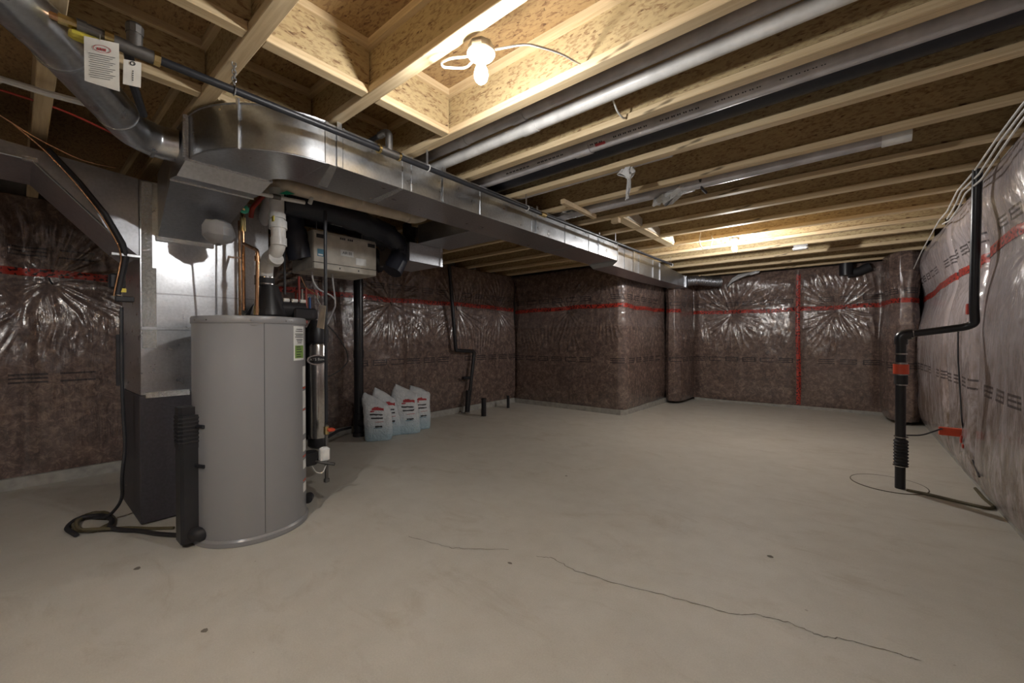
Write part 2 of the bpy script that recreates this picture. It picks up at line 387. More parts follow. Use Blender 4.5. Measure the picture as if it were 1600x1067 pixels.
# ------------------------------------------------------------------ insulation blankets
def hash2(ix, iy, s):
    h = np.sin(ix*127.1+iy*311.7+s*74.7)*43758.5453; return h-np.floor(h)
def vnoise(x, y, s=0.):
    ix = np.floor(x); iy = np.floor(y); fx = x-ix; fy = y-iy; fx = fx*fx*(3-2*fx); fy = fy*fy*(3-2*fy)
    return (hash2(ix, iy, s)*(1-fx)+hash2(ix+1, iy, s)*fx)*(1-fy)+(hash2(ix, iy+1, s)*(1-fx)+hash2(ix+1, iy+1, s)*fx)*fy
def fbm(x, y, s=0., o=3):
    r = 0.; a = .5
    for k in range(o): r = r+a*(vnoise(x*2**k, y*2**k, s+k*3.1)-.5); a *= .5
    return r
class Blanket:
    def __init__(s, path, ties, tapez, seams, seed, amp=.05, wr=1., z0=.085, z1=2.5, bot=.0):
        s.p = np.array(path, float); d = np.hypot(*np.diff(s.p, axis=0).T); s.u = np.concatenate([[0], np.cumsum(d)]); s.L = s.u[-1]
        s.ties, s.tz, s.seams, s.seed, s.amp, s.wr, s.z0, s.z1, s.bot = ties, tapez, seams, seed, amp, wr, z0, z1, bot
    def tapez(s, u): return s.tz(u) if callable(s.tz) else u*0+s.tz
    def base(s, u):
        x = np.interp(u, s.u, s.p[:, 0]); y = np.interp(u, s.u, s.p[:, 1]); e = .06
        dx = np.interp(u+e, s.u, s.p[:, 0])-np.interp(u-e, s.u, s.p[:, 0]); dy = np.interp(u+e, s.u, s.p[:, 1])-np.interp(u-e, s.u, s.p[:, 1])
        n = np.hypot(dx, dy)+1e-9; return x, y, dy/n, -dx/n
    def h(s, u, z):
        tz = s.tapez(u); dz = z-tz
        h = s.amp*(1-np.exp(-(dz/.33)**2))*(.75+.9*fbm(u*.9, z*.9, s.seed))
        for q in s.seams: h = h-(s.amp*.8)*np.exp(-((u-q)/.07)**2)
        h = h*(1-np.exp(-((z-s.z0)/.10)**1.0))*np.clip((s.z1-z)/.25, 0, 1)**.5
        for i, q in enumerate(s.ties):
            du = u-q; dzz = z-(s.tapez(u)-.05); d = np.sqrt(du**2+(dzz*.85)**2)+1e-6; th = np.arctan2(dzz, du)
            h = h-.030*np.exp(-(d/.09)**2)-.018*np.exp(-(d/.3)**2)
            nn = 15+3*(i % 3); ph = th*nn*.5+2.2*vnoise(th*4+i*7, d*3, s.seed+i)
            rid = 1-np.abs(np.sin(ph)); A = .024*s.wr*np.clip(d/.10, 0, 1)*np.exp(-(d/.33)**1.6)*(.3+.9*vnoise(th*3.1, d*0+i, s.seed+9))
            h = h+A*(rid**2-.3)
            nn2 = 30+6*(i % 2); ph2 = th*nn2*.5+3.*vnoise(th*5+i*3, d*4, s.seed+i+20)
            A2 = .0135*s.wr*np.exp(-((d-.46-.07*np.sin(th*3+i))/.13)**2)*np.abs(np.sin(th))**.8*(.15+1.1*vnoise(th*2.3+i, d*0, s.seed+31))
            h = h+A2*((1-np.abs(np.sin(ph2)))**2-.3)
        gate = np.clip(vnoise(u*1.3, z*0, s.seed+4)*2-.55, 0, 1)
        for zc, wz in ((1.36, .16), (2.12, .13)):
            g = np.exp(-((z-zc-.12*np.sin(u*2.6+s.seed))/wz)**2)*gate
            x = u*42+3.5*vnoise(u*3, z*2.5, s.seed+5)+(z-zc)*16*np.sin(u*3.3)
            h = h+.0105*s.wr*g*((1-np.abs(np.sin(x)))**2-.3)
        h = h+.030*fbm(u*2.1, z*1.6, s.seed+1)+.010*fbm(u*7, z*4.5, s.seed+2)+.0035*s.wr*fbm(u*22, z*12, s.seed+3, 2)
        return h+s.bot
    def S(s, u, z, off=0.):
        x, y, nx, ny = s.base(u); h = s.h(u, z)+off
        return x+nx*h, y+ny*h, z
    def mesh(s, name, mat, label, step=.0125):
        nu = max(6, int(s.L/step)); nz = int((s.z1-s.z0)/step)
        uu, zz = np.meshgrid(np.linspace(0, s.L, nu), np.linspace(s.z0, s.z1, nz))
        X, Y, Z = s.S(uu, zz)
        V = np.stack([X, Y, Z+0*X], -1).reshape(-1, 3); x, y, nx, ny = s.base(uu[0]); bk = .13
        B = np.stack([x-nx*bk, y-ny*bk, x*0+s.z0], -1); T = B.copy(); T[:, 2] = s.z1
        V = np.concatenate([V, B, T]); i = np.arange(nz*nu).reshape(nz, nu)
        F = np.stack([i[:-1, :-1], i[:-1, 1:], i[1:, 1:], i[1:, :-1]], -1).reshape(-1, 4)
        b0 = nz*nu; j = np.arange(nu-1)
        F2 = np.stack([b0+j, b0+j+1, i[0, 1:], i[0, :-1]], -1); F3 = np.stack([i[-1, :-1], i[-1, 1:], b0+nu+j+1, b0+nu+j], -1)
        F = np.concatenate([F, F2, F3]).astype(np.int32)
        me = bpy.data.meshes.new(name); me.vertices.add(len(V)); me.vertices.foreach_set('co', V.astype(np.float32).ravel())
        me.loops.add(len(F)*4); me.loops.foreach_set('vertex_index', F.ravel()); me.polygons.add(len(F)); me.polygons.foreach_set('loop_start', np.arange(len(F), dtype=np.int32)*4)
        me.update(calc_edges=True)
        uv = np.zeros((len(V), 2), np.float32); uv[:nz*nu, 0] = uu.ravel(); uv[:nz*nu, 1] = zz.ravel(); uv[nz*nu:nz*nu+nu, 0] = uu[0]; uv[nz*nu+nu:, 0] = uu[0]; uv[nz*nu+nu:, 1] = s.z1
        ul = me.uv_layers.new(name='UVMap'); ul.data.foreach_set('uv', uv[F.ravel()].ravel())
        me.polygons.foreach_set('use_smooth', [True]*len(F)); me.materials.append(M[mat])
        o = bpy.data.objects.new(name, me); scn.collection.objects.link(o); tagit(o, label, 'insulation'); s.obj = o
        return o
    def tape(s, label, u0=None, u1=None, zc=None, hw=.033, vertical=None, step=.014, z0=.1, z1=2.4):
        if vertical is None:
            us = np.arange(u0 if u0 is not None else 0, (u1 if u1 is not None else s.L), step); ws = np.linspace(-hw, hw, 5)
            uu, ww = np.meshgrid(us, ws); zz = s.tapez(uu)+ww+.010*np.sin(uu*2.3+s.seed)+.006*np.sin(uu*7+s.seed); long = us; a, b = uu, ww
        else:
            zs = np.arange(z0, z1, step); ws = np.linspace(-hw, hw, 5); zz, ww = np.meshgrid(zs, ws); uu = vertical+ww+.008*np.sin(zz*3); long = zs; a, b = zz, ww
        X, Y, Z = s.S(uu, zz, .0035); X2, Y2, Z2 = s.S(uu, zz, .0015)
        n = len(long); k = len(ws); V = list(zip(X.ravel(), Y.ravel(), (Z+0*X).ravel())); i = np.arange(k*n).reshape(k, n)
        F = np.stack([i[:-1, :-1], i[:-1, 1:], i[1:, 1:], i[1:, :-1]], -1).reshape(-1, 4).tolist()
        mb = MB(); mb.v = V; mb.f = [tuple(f) for f in F]
        return tagit(mb.build('sheathing_tape', 'red', smooth=60, uvs=np.stack([a.ravel(), b.ravel()], -1)), label, 'tape')

def arcpts(c, r, a0, a1, n=7): return [(c[0]+r*math.cos(math.radians(a0+(a1-a0)*k/(n-1))), c[1]+r*math.sin(math.radians(a0+(a1-a0)*k/(n-1)))) for k in range(n)]
# left wall (u starts at y=-3.3)
BL = Blanket([(-5.52, -3.3), (-5.46, .6), (-5.19, 2.4), (-5.16, 6.30)], [2.3, 3.5, 5.1, 6.85, 8.15, 9.2], 1.85, [3.35, 5.85, 7.1], 1.3, .055, 1.25)
BL.mesh('insulation_blanket', 'insL', 'brown insulation under glossy clear film along the whole left wall behind cabinet and sacks')
BL.tape('faded red tape running level along the left wall behind the ducts', 1.5)
bkpath = [(-5.16, 6.33), (-2.98, 6.33)]+arcpts((-2.98, 6.47), .14, -90, 0)+[(-2.84, 8.30)]
BB = Blanket(bkpath, [1.25, 2.75, 3.7], 1.81, [.02, 4.2], 4.1, .045, .8)
BB.mesh('insulation_blanket', 'insB', 'brown film-covered insulation wrapping the protruding square corner left of the far wall')
BB.tape('red tape band bent around the protruding insulated corner')
BC = Blanket([(-2.80, 8.34), (-2.78, 8.16), (-2.70, 8.07), (-2.60, 8.07), (-2.52, 8.16), (-2.50, 8.40), (-2.49, 8.90)], [], 1.79, [], 5.7, .035, 1.6, .05)
BC.mesh('insulation_blanket', 'insK', 'narrow bulging column of film-covered insulation between the protruding corner and the far wall')
BC.tape('short red tape band on the narrow bulging column left of the far wall', 0, .6)
BK = Blanket([(-2.50, 8.93), (.42, 8.93)], [.72, 2.35], 1.78, [.02, 1.78, 2.88], 7.9, .055, 1.5, .045)
BK.mesh('insulation_blanket', 'insK', 'brown insulation under shiny wrinkled film across the far back wall', .011)
BK.tape('level red tape strip crossing the far back wall')
BK.tape('vertical red tape strip down the middle of the far back wall', vertical=1.79, z0=.06, z1=2.40)
BD = Blanket([(.40, 8.92), (.42, 8.50), (.47, 8.22), (.57, 8.08), (.68, 8.08), (.77, 8.22), (.80, 8.5)], [], 1.80, [], 2.2, .04, 1.8, .05)
BD.mesh('insulation_blanket', 'insK', 'rounded bulge of film-covered insulation filling the far right corner')
BD.tape('short red tape band around the rounded far right corner bulge')
BR = Blanket([(.83, 8.62), (.83, -3.3)], [3.35, 4.9, 6.9, 8.4], lambda u: 1.80+.028*u, [.05, 2.6, 3.75, 5.9, 7.5], 9.4, .105, 1.1, .03)
BR.mesh('insulation_blanket', 'insR', 'dusty film with grazing sheen painted pale grey over billowing insulation along the right wall', .014)
BR.tape('bright red tape strip rising along the right wall', .0, 7.5, hw=.038)

for (B0, u_, lab) in ((BL, 5.1, 'black pin under the tape at left wall, just right of the black stack'), (BL, 6.85, 'black pin under the tape at left wall, above the salt sacks'), (BL, 8.15, 'black pin under the tape right of the wall vent pipe'),
                     (BB, 1.25, 'black pin in the middle of the protruding corner face'), (BK, .72, 'black pin on the far back wall left of the vertical tape'), (BL, 3.5, 'black pin under the tape on the near left wall')):
    zt = float(B0.tapez(np.array(u_)))-.055; pts = [Vector(tuple(float(q) for q in B0.S(np.array(u_+a), np.array(zt+b), .012))) for a, b in ((-.008, .02), (0, -.01), (.012, -.035))]
    tagit(MB().tube(pts, .006, 8).build('insulation_pin', 'rubber'), lab, 'pin', 'black pins holding the insulation')
# ------------------------------------------------------------------ joists and blocking
FW = .033
def joist(y, label, group='wooden I-joists of the floor above', x0=-5.5, x1=.83):
    o = thing('i_joist', label, 'joist', ((x0+x1)/2, y, HJ), group)
    MB().box((x0, y-FW, HJ), (x1, y+FW, HJ+.040), .003).build('bottom_flange', 'lumx', o)
    MB().box((x0, y-.006, HJ+.040), (x1, y+.006, TJ-.040)).build('web', 'osb', o, smooth=0)
    MB().box((x0, y-FW, TJ-.040), (x1, y+FW, TJ)).build('top_flange', 'lumx', o)
    return o
JY = [-.44, .10, .64, 1.178, 1.72, 2.262, 2.82, 3.38, 3.945, 4.505, 5.06, 5.61, 6.15, 6.67, 7.42, 8.12, 8.73]
JL = ['wooden I-joist just above the camera at the top left edge of the view', 'wooden I-joist crossing over the round silver duct at the top left',
 'wooden I-joist crossing over the chain hanger of the gas pipe',
 'wooden I-joist carrying the near light bulb on its underside', 'brightly lit wooden I-joist just beyond the near bulb, beside the pair of pipes',
 'wooden I-joist between the pair of white pipes and the grey printed pipe', 'wooden I-joist just beyond the thick black pipe, plastic scrap hanging from it',
 'wooden I-joist in front of the long grey round duct with a crumpled plastic bag', 'wooden I-joist just behind the long grey round duct, where the pale diagonal strips begin',
 'second wooden I-joist beyond the long grey round duct', 'third wooden I-joist beyond the long grey round duct', 'wooden I-joist just in front of the far bulb, above the drooping cable loop',
 'glowing wooden I-joist directly behind the far bulb', 'wooden I-joist beside the small ceiling junction box near the far wall', 'third wooden I-joist counted from the far wall',
 'second wooden I-joist counted from the far wall', 'wooden I-joist nearest the far wall']
for y, l in zip(JY, JL): joist(y, l)
joist(-1.25, 'added unseen I-joist behind the camera, blocking light on far side of the added bulb')  # unseen joist pair added to keep the fill bulb off the webs
joist(-.72, 'added unseen I-joist behind the camera, blocking light on near side of the added bulb')
def block(x, y0, y1, label):
    o = thing('blocking_panel', label, 'blocking', (x, (y0+y1)/2, HJ), 'short I-joist blocking panels between the near joists')
    a, b = y0+FW+.001, y1-FW-.001
    MB().box((x-.030, a, HJ+.002), (x+.030, b, HJ+.042), .003).build('bottom_flange', 'lumy', o)
    MB().box((x-.006, a-.02, HJ+.042), (x+.006, b+.02, TJ-.04)).build('web', 'osb', o, smooth=0)
    MB().box((x-.030, a, TJ-.04), (x+.030, b, TJ-.001)).build('top_flange', 'lumy', o)
for j, l in ((0, 'blocking panel above the camera in the nearest bay, right row'), (1, 'blocking panel at the top edge, up and left of the chain hanger'), (2, 'large sunny yellow blocking panel in the middle of the upper left ceiling'), (3, 'yellow lit blocking panel just left of the near bulb')):
    block(-1.91, JY[j], JY[j+1], l)
for j, l in ((0, 'blocking panel behind the round silver duct at the far left top'), (1, 'shadowed blocking panel above the iron gas valve and paper tags'), (2, 'blocking panel flange seen just over the big duct elbow'), (3, 'blocking panel hidden above the straight duct, left of the pipe stub')):
    block(-2.56, JY[j], JY[j+1], l)

# pale diagonal strips (bridging/ledger boards) mid ceiling
for j, l in ((8, 'first pale board strip between joists, nearest the grey round duct'), (9, 'middle one of the three pale board strips between joists'), (10, 'farthest of the three pale board strips, toward the bulb')):
    y0, y1 = JY[j]+.034, JY[j+1]-.034; mb = MB()
    mb.box((-1.86, y0, HJ+.05), (-1.80, y1, HJ+.09)); o = thing('ledger_strip', l, 'board', (-1.83, y0, HJ), 'pale board strips between joists')
    MB().box((-1.90, y0, HJ+.002), (-1.80, y1, HJ+.035)).build('board', 'lumy', o)
    MB().prism([(-1.80, y0, HJ+.02), (-1.80, y1, HJ+.02), (-1.80, y1, HJ+.10), (-1.80, y0+.1, HJ+.17)], (.012, 0, 0)).build('panel', 'wht', o)
o = tagit(MB().box((-1.99, 3.10, HJ-.042), (-1.95, 3.70, HJ-.001), .002).build('lumber_offcut', 'pencil'), 'short lumber offcut nailed across joist beside the duct', 'lumber')
o = tagit(MB().box((-1.90, 3.915, HJ-.052), (-1.82, 3.975, HJ-.001), .002).build('lumber_offcut', 'pencil'), 'small square wood block under joist where the pale strips begin', 'lumber')

# ------------------------------------------------------------------ light fixtures
def fixture(px, py, label, z=HJ-.001, bm_='bulb'):
    o = thing('ceiling_light', label, 'light', (px, py, z), 'bare bulb ceiling lights')
    MB().lathe((px, py, z), [(.052, 0), (.054, -.004), (.054, -.030), (.050, -.032)], 8).build('junction_box', 'backbox', o)
    MB().lathe((px, py, z-.032), [(.030, 0), (.058, -.001), (.060, -.008), (.052, -.018), (.028, -.026), (.024, -.030)], 32).build('lamp_holder', 'white', o)
    s = MB().lathe((px, py, z-.060), [(.020, 0), (.021, -.002), (.021, -.022), (.018, -.026)], 24).build('socket', 'white', o)
    b = z-.084
    MB().lathe((px, py, b), [(.015, .002), (.018, -.006), (.025, -.020), (.0295, -.038), (.029, -.052), (.024, -.066), (.014, -.076), (.003, -.079)], 24).build('bulb', bm_, o)
    for dx in (-.04, .04): MB().lathe((px+dx, py, z-.049), [(.004, .004), (.004, -.002)], 8).build('screw', 'ink', s)
    return o
fixture(-1.205, 1.262, 'lit bare bulb in white holder, nearest the camera')
fixture(-1.10, 5.68, 'lit bare bulb in white holder, far down the room', bm_='bulb_far')
fixture(-.90, -.98, 'added fill bulb, unseen, up in a joist bay behind the camera', TJ-.001, 'bulb_fill')  # added out of view as fill light for the foreground floor
def cable(name, pts, r, mat, label, cat='cable', fil=.05, seg=8):
    return tagit(MB().tube(pts, r, seg, fillet=fil).build(name, mat), label, cat)
z = HJ-.03
cable('ceiling_cable', [(-1.262, 1.25, z), (-1.33, 1.20, z-.005), (-1.38, 1.19, z-.008), (-1.40, 1.22, z-.004), (-1.34, 1.30, z+.005), (-1.265, 1.28, z)], .005, 'cable', 'looped white cable on the left of the near bulb', fil=.03)
cable('ceiling_cable', [(-1.15, 1.29, z), (-1.05, 1.38, z+.03), (-1.0, 1.55, z+.06), (-.97, 1.712, z+.07)], .0045, 'cable', 'white cable arching from near bulb to the joist on its right')

# ------------------------------------------------------------------ drainage pipes in joist bays
def pipe(name, pts, r, mat, label, couplings=(), fil=0., seg=20, cat='pipe', cmat=None):
    o = thing(name, label, cat, pts[0])
    MB().tube(pts, r, seg, fillet=fil).build('pipe_run', mat, o)
    for (a, b) in couplings: MB().cyl(a, b, r*1.14, seg).build('coupling', cmat or mat, o)
    return o
pipe('drain_pipe', [(-2.6, 1.975, 2.625), (.60, 1.975, 2.625)], .036, 'pvcg', 'upper grey plastic pipe tucked behind the bright joist', [((-1.62, 1.975, 2.625), (-1.52, 1.975, 2.625)), ((-2.1, 1.975, 2.625), (-2.02, 1.975, 2.625))])
pipe('drain_pipe', [(-2.6, 2.035, 2.560), (.60, 2.035, 2.575)], .037, 'pvc', 'lower white plastic pipe of the pair beside the bright joist', [((-1.58, 2.035, 2.565), (-1.47, 2.035, 2.5655))])
pipe('drain_pipe', [(-2.75, 2.475, 2.555), (.70, 2.465, 2.565)], .050, 'pvcg', 'grey plastic pipe with printed lettering and a red mark', [((-1.46, 2.471, 2.559), (-1.34, 2.471, 2.559))])
pipe('black_drain_pipe', [(-2.8, 2.655, 2.62), (.75, 2.645, 2.645)], .095, 'bluedark', 'thick black pipe behind the grey printed pipe')
pipe('drain_pipe', [(-2.6, 2.905, 2.545), (-.95, 2.90, 2.55)], .035, 'pvcg', 'short grey pipe beyond the thick black pipe')
o = pipe('round_duct', [(-2.45, 3.60, 2.535), (.28, 3.56, 2.545)], .055, 'pvcg', 'long grey round duct with plastic-wrapped joint across the middle bays', [((.16, 3.563, 2.545), (.30, 3.56, 2.545))], cat='duct', cmat='white')
MB().tube([(-.93, 3.50, 2.56), (-.93, 3.58, 2.477), (-.93, 3.70, 2.48)], .012, 6).build('strap', 'ink', o)
# printed row on grey pipe
mb = MB()
for i in range(60):
    x = -2.05+i*.033; 
    if i % 9 in (7, 8): continue
    for k in range(2):
        xx = x+k*.012; zz = 2.555+(x+2.75)*.003
        a = math.radians(-62); y = 2.471+.0503*math.sin(a); z = zz-.0503*math.cos(a)
        mb.box((xx, y-.003, z-.004), (xx+.006, y+.003, z+.004))
gp = [o for o in bpy.data.objects if o.name.startswith('drain_pipe') and 'printed' in o.get('label', '')][0]
mb.build('printed_lettering', 'ink', gp, smooth=0)
MB().prism([(-1.29, 2.4265, 2.530), (-1.22, 2.4265, 2.530), (-1.22, 2.4365, 2.5175), (-1.29, 2.4365, 2.5175)], (0, .003, .003)).build('red_mark', 'inkred', gp, smooth=0)

# cable drips
o = cable('cable_tail', [(-.99, 2.25-.0, 2.53), (-.99, 2.20, 2.50), (-1.0, 2.14, 2.52), (-1.0, 2.08, 2.57)], .005, 'cable', 'short white cable tail between the white pipes and the next joist')
P = [at(1095, 363, y=5.57), at(1092, 380, y=5.57), at(1100, 391, y=5.57), at(1110, 388, y=5.57), at(1113, 374, y=5.57), at(1112, 368, y=5.57)]
cable('ceiling_cable', P, .006, 'cable', 'white cable loop drooping from ceiling left of the far bulb', fil=.08)

# hanging plastic scraps
def scrap(name, label, pts, seed, th=.012):
    """crumpled film: irregular lofted rag through (centre, halfwidth) points"""
    rnd = random.Random(seed); mb = MB(); rings = []
    for (c, hx, hy) in pts:
        r = []
        for k in range(18):
            a = k*math.tau/18; q = rnd.uniform(.35, 1.35); r.append((c[0]+hx*q*math.cos(a), c[1]+hy*q*math.sin(a), c[2]+rnd.uniform(-th, th)))
        rings.append(r)
    mb.loft(rings); return tagit(mb.build(name, 'film', smooth=50), label, 'plastic scrap')
a = at(986, 268, z=2.49)
scrap('plastic_scrap', 'white plastic scrap with long tail hanging from a joist', [((a.x, 2.86, 2.50), .05, .03), ((a.x-.02, 2.86, 2.47), .06, .03), ((a.x, 2.86, 2.445), .03, .02), ((a.x, 2.86, 2.42), .012, .01), ((a.x, 2.86, 2.36), .016, .01), ((a.x-.01, 2.86, 2.32), .012, .008), ((a.x-.01, 2.86, 2.28), .014, .008)], 3, .006)
a = at(1050, 303, y=3.60)
scrap('plastic_bag', 'crumpled clear plastic bag wrapped round the grey duct', [((a.x-.12, 3.60, 2.50), .03, .05), ((a.x-.08, 3.60, 2.44), .07, .07), ((a.x, 3.58, 2.46), .10, .07), ((a.x+.08, 3.60, 2.52), .10, .075), ((a.x+.14, 3.60, 2.60), .05, .06)], 5, .03)
a = at(1160, 430, y=8.70)
scrap('plastic_scrap', 'torn white plastic scrap dangling below the last joists, below the far bulb', [((a.x+.26, 8.70, 2.49), .03, .03), ((a.x+.16, 8.70, 2.47), .09, .04), ((a.x, 8.70, 2.45), .12, .05), ((a.x-.12, 8.70, 2.40), .06, .04), ((a.x-.20, 8.70, 2.33), .02, .02), ((a.x-.25, 8.70, 2.26), .008, .01)], 8, .02)

# ------------------------------------------------------------------ main supply duct with elbow, take-offs
DX0, DX1, DZ0, DZ1 = -2.68, -2.27, 2.245, 2.478
D = thing('supply_duct', 'long galvanized rectangular supply duct with curved elbow running under the joists', 'duct', (-2.47, 1.0, DZ0))
cx, cy = -2.79, 1.12       # elbow centre
ro, ri = .52, .11
rings = []
for k in range(15):
    a = math.radians(-90+90*k/14)
    o_ = (cx+ro*math.cos(a), cy+ro*math.sin(a)*.98); i_ = (cx+ri*math.cos(a), cy+ri*math.sin(a))
    rings.append([(i_[0], i_[1], DZ0), (o_[0], o_[1], DZ0), (o_[0], o_[1], DZ1), (i_[0], i_[1], DZ1)])
MB().loft(rings).build('elbow', 'galv', D)
# rims of the elbow
for zz in (DZ0, DZ1):
    MB().tube([(cx+ro*math.cos(math.radians(-90+90*k/14)), cy+ro*.98*math.sin(math.radians(-90+90*k/14)), zz) for k in range(15)], .005, 6).build('elbow_seam', 'galv2', D)
MB().box((DX0, 1.12, DZ0), (DX1, 4.87, DZ1), .002).build('trunk', 'galv', D)
MB().loft([[(DX0, 4.87, DZ0), (DX1, 4.87, DZ0), (DX1, 4.87, DZ1), (DX0, 4.87, DZ1)], [(DX0, 4.98, 2.20), (-2.35, 4.90, 2.20), (-2.35, 4.90, DZ1), (DX0, 4.98, DZ1)], [(-2.70, 6.62, 2.20), (-2.36, 6.62, 2.20), (-2.36, 6.62, DZ1), (-2.70, 6.62, DZ1)], [(-2.72, 8.12, 2.235), (-2.40, 8.12, 2.235), (-2.40, 8.12, 2.44), (-2.72, 8.12, 2.44)]]).build('narrow_trunk', 'galv2', D)
MB().box((-2.735, 8.06, 2.225), (-2.375, 8.14, 2.45)).build('end_collar', 'galv', D)
# standing seams / drive cleats on the camera side
for y, w_ in ((1.12, .02), (1.22, .012), (1.63, .010), (1.70, .008), (2.36, .008), (3.05, .008), (3.62, .010), (4.12, .008), (4.86, .014)):
    MB().box((DX1-.002, y-w_/2, DZ0-.002), (DX1+.006, y+w_/2, DZ1+.001), .001).build('seam', 'galv', D)
for y in (5.25, 5.75, 6.3, 6.6):
    MB().box((-2.366, y-.005, 2.20), (-2.345, y+.005, DZ1)).build('seam', 'galv', D)
for y in (3.85, 4.86):
    MB().box((DX0-.001, y-.012, DZ0-.004), (DX1+.003, y+.012, DZ0+.001)).build('seam', 'galv2', D)
# foil tape joints underneath
for (y, r_) in ((1.16, .5), (1.62, .1)):
    MB().quadslab((DX1, y-.02, DZ0-.0005), (DX0+.05, y-.03+.22*r_, DZ0-.0005), (DX0+.05, y+.03+.22*r_, DZ0-.0005), (DX1, y+.02, DZ0-.0005), -.002).build('foil_strip', 'foil', D)
for y in (1.19, 1.98, 3.12, 4.36, 5.55):      # strap hangers
    x = DX1+.008 if y < 4.8 else -2.34
    MB().box((x, y-.014, (DZ0 if y < 4.8 else 2.2)), (x+.0025, y+.014, HJ+.0)).build('strap', 'galv', D)
# throat from the plenum up to the elbow mouth + sloped transition
thr = MB()
thr.loft([[(-2.79, .60, DZ0), (-2.79, 1.03, DZ0), (-2.79, 1.03, DZ1), (-2.79, .60, DZ1)],
          [(-2.86, .57, 2.16), (-2.86, .98, 2.16), (-2.86, .98, DZ1), (-2.86, .60, DZ1)],
          [(-3.02, .57, 2.185), (-3.02, 1.0, 2.185), (-3.02, 1.0, DZ1), (-3.02, .60, DZ1)]])
thr.build('throat', 'galv2', D)
MB().loft([[(-3.02, .575, 2.185), (-3.02, .99, 2.185), (-3.02, .99, DZ1-.01), (-3.02, .60, DZ1-.01)],
           [(-3.688, .63, 1.965), (-3.688, .945, 1.965), (-3.688, .945, 2.40), (-3.688, .63, 2.40)]]).build('transition', 'galv2', D)
MB().tube([(-2.795, .59, DZ0), (-2.795, 1.03, DZ0)], .012, 6).build('foil_strip', 'foil', D)
MB().tube([(-3.02, .57, 2.182), (-3.02, 1.0, 2.182)], .010, 6).build('foil_strip', 'foil', D)
MB().tube([(-2.79, .595, DZ0), (-2.79, .597, DZ1)], .014, 6).build('foil_strip', 'foil', D)
MB().box((-3.69, .62, 1.94), (-3.672, .95, 1.985)).build('foil_strip', 'foil', D)
a = MB().box((-2.52, .72, DZ0-.02), (-2.50, .745, DZ1+.02)); a.v = []; a.f = []
for q in (.62,):
    ang = math.radians(-90+42); x, y = cx+ro*math.cos(ang), cy+ro*.98*math.sin(ang)
    MB().tube([(x+.004, y-.004, DZ0-.005), (x+.004, y-.004, HJ)], .010, 6).build('strap', 'galv', D)
# branch take-off to the left and its drop box
o = thing('branch_duct', 'shadowed branch duct box left of the trunk, above the ventilator', 'duct', (-3.0, 2.9, 2.25))
MB().box((-3.45, 2.66, 2.25), (DX0-.002, 3.08, 2.44)).build('branch', 'galv2', o)
MB().loft([[(-3.46, 2.56, 2.06), (-4.00, 2.56, 2.06), (-4.00, 2.56, 2.25), (-3.46, 2.56, 2.25)], [(-3.46, 2.985, 2.055), (-4.00, 2.985, 2.055), (-4.00, 2.985, 2.26), (-3.46, 2.985, 2.26)]]).build('drop_box', 'galv2', o)
MB().box((-3.465, 2.96, 2.05), (-3.448, 2.99, 2.265)).build('seam', 'galv', o)
# flex duct at far end
ft = []; rr = []
for k in range(40):
    kk = k/39; ft.append((-2.385+.50*kk, 8.10+.38*kk, 2.345+.015*math.sin(kk*5))); rr.append(.085+(.010 if k % 2 else -.004)-(.02 if k in (14, 15) else 0))
o = tagit(MB().tube(ft, .085, 20, radii=rr).build('flexible_duct', 'galv2'), 'dark crinkled flexible duct joined to the far end of the trunk', 'duct')
# round pipe over the camera at upper left
o = thing('round_metal_duct', 'round galvanized duct slanting from top left corner into the elbow', 'duct', (-2.3, .1, 2.35))
MB().tube([(-1.75, -.25, 2.40), (-2.30, .09, 2.385), (-2.83, .36, 2.36)], .085, 28).build('straight_section', 'galv', o)
MB().tube([(-2.75, .32, 2.362), (-2.90, .40, 2.355), (-2.955, .50, 2.35), (-2.93, .60, 2.35)], .087, 28, fillet=.06).build('adjustable_elbow', 'galv', o)
MB().cyl((-2.36, .118, 2.382), (-2.37, .123, 2.381), .089, 28).build('joint_ring', 'galv2', o)
MB().cyl((-2.95, .475, 2.351), (-2.95, .49, 2.351), .092, 28).build('joint_ring', 'galv2', o)

# left return duct with 45 degree drop
o = thing('return_duct', 'flat galvanized return duct sloping down to the cabinet at far left', 'duct', (-4.0, .1, 2.3))
pl = [(-3.69, -1.2, 2.345), (-3.69, .068, 2.31), (-3.69, .432, 1.91), (-3.69, .532, 1.82), (-3.69, .532, 2.34), (-3.69, -.05, 2.39), (-3.69, -1.2, 2.48)]
MB().prism(pl, (-.60, 0, 0)).build('sloped_elbow', 'galv2', o, smooth=0)
MB().tube([(-3.688, -1.2, 2.345), (-3.688, .068, 2.31), (-3.688, .432, 1.91)], .006, 6).build('seam', 'galv', o)
MB().box((-3.70, .03, 2.30), (-3.683, .09, 2.325)).build('foil_strip', 'foil', o)

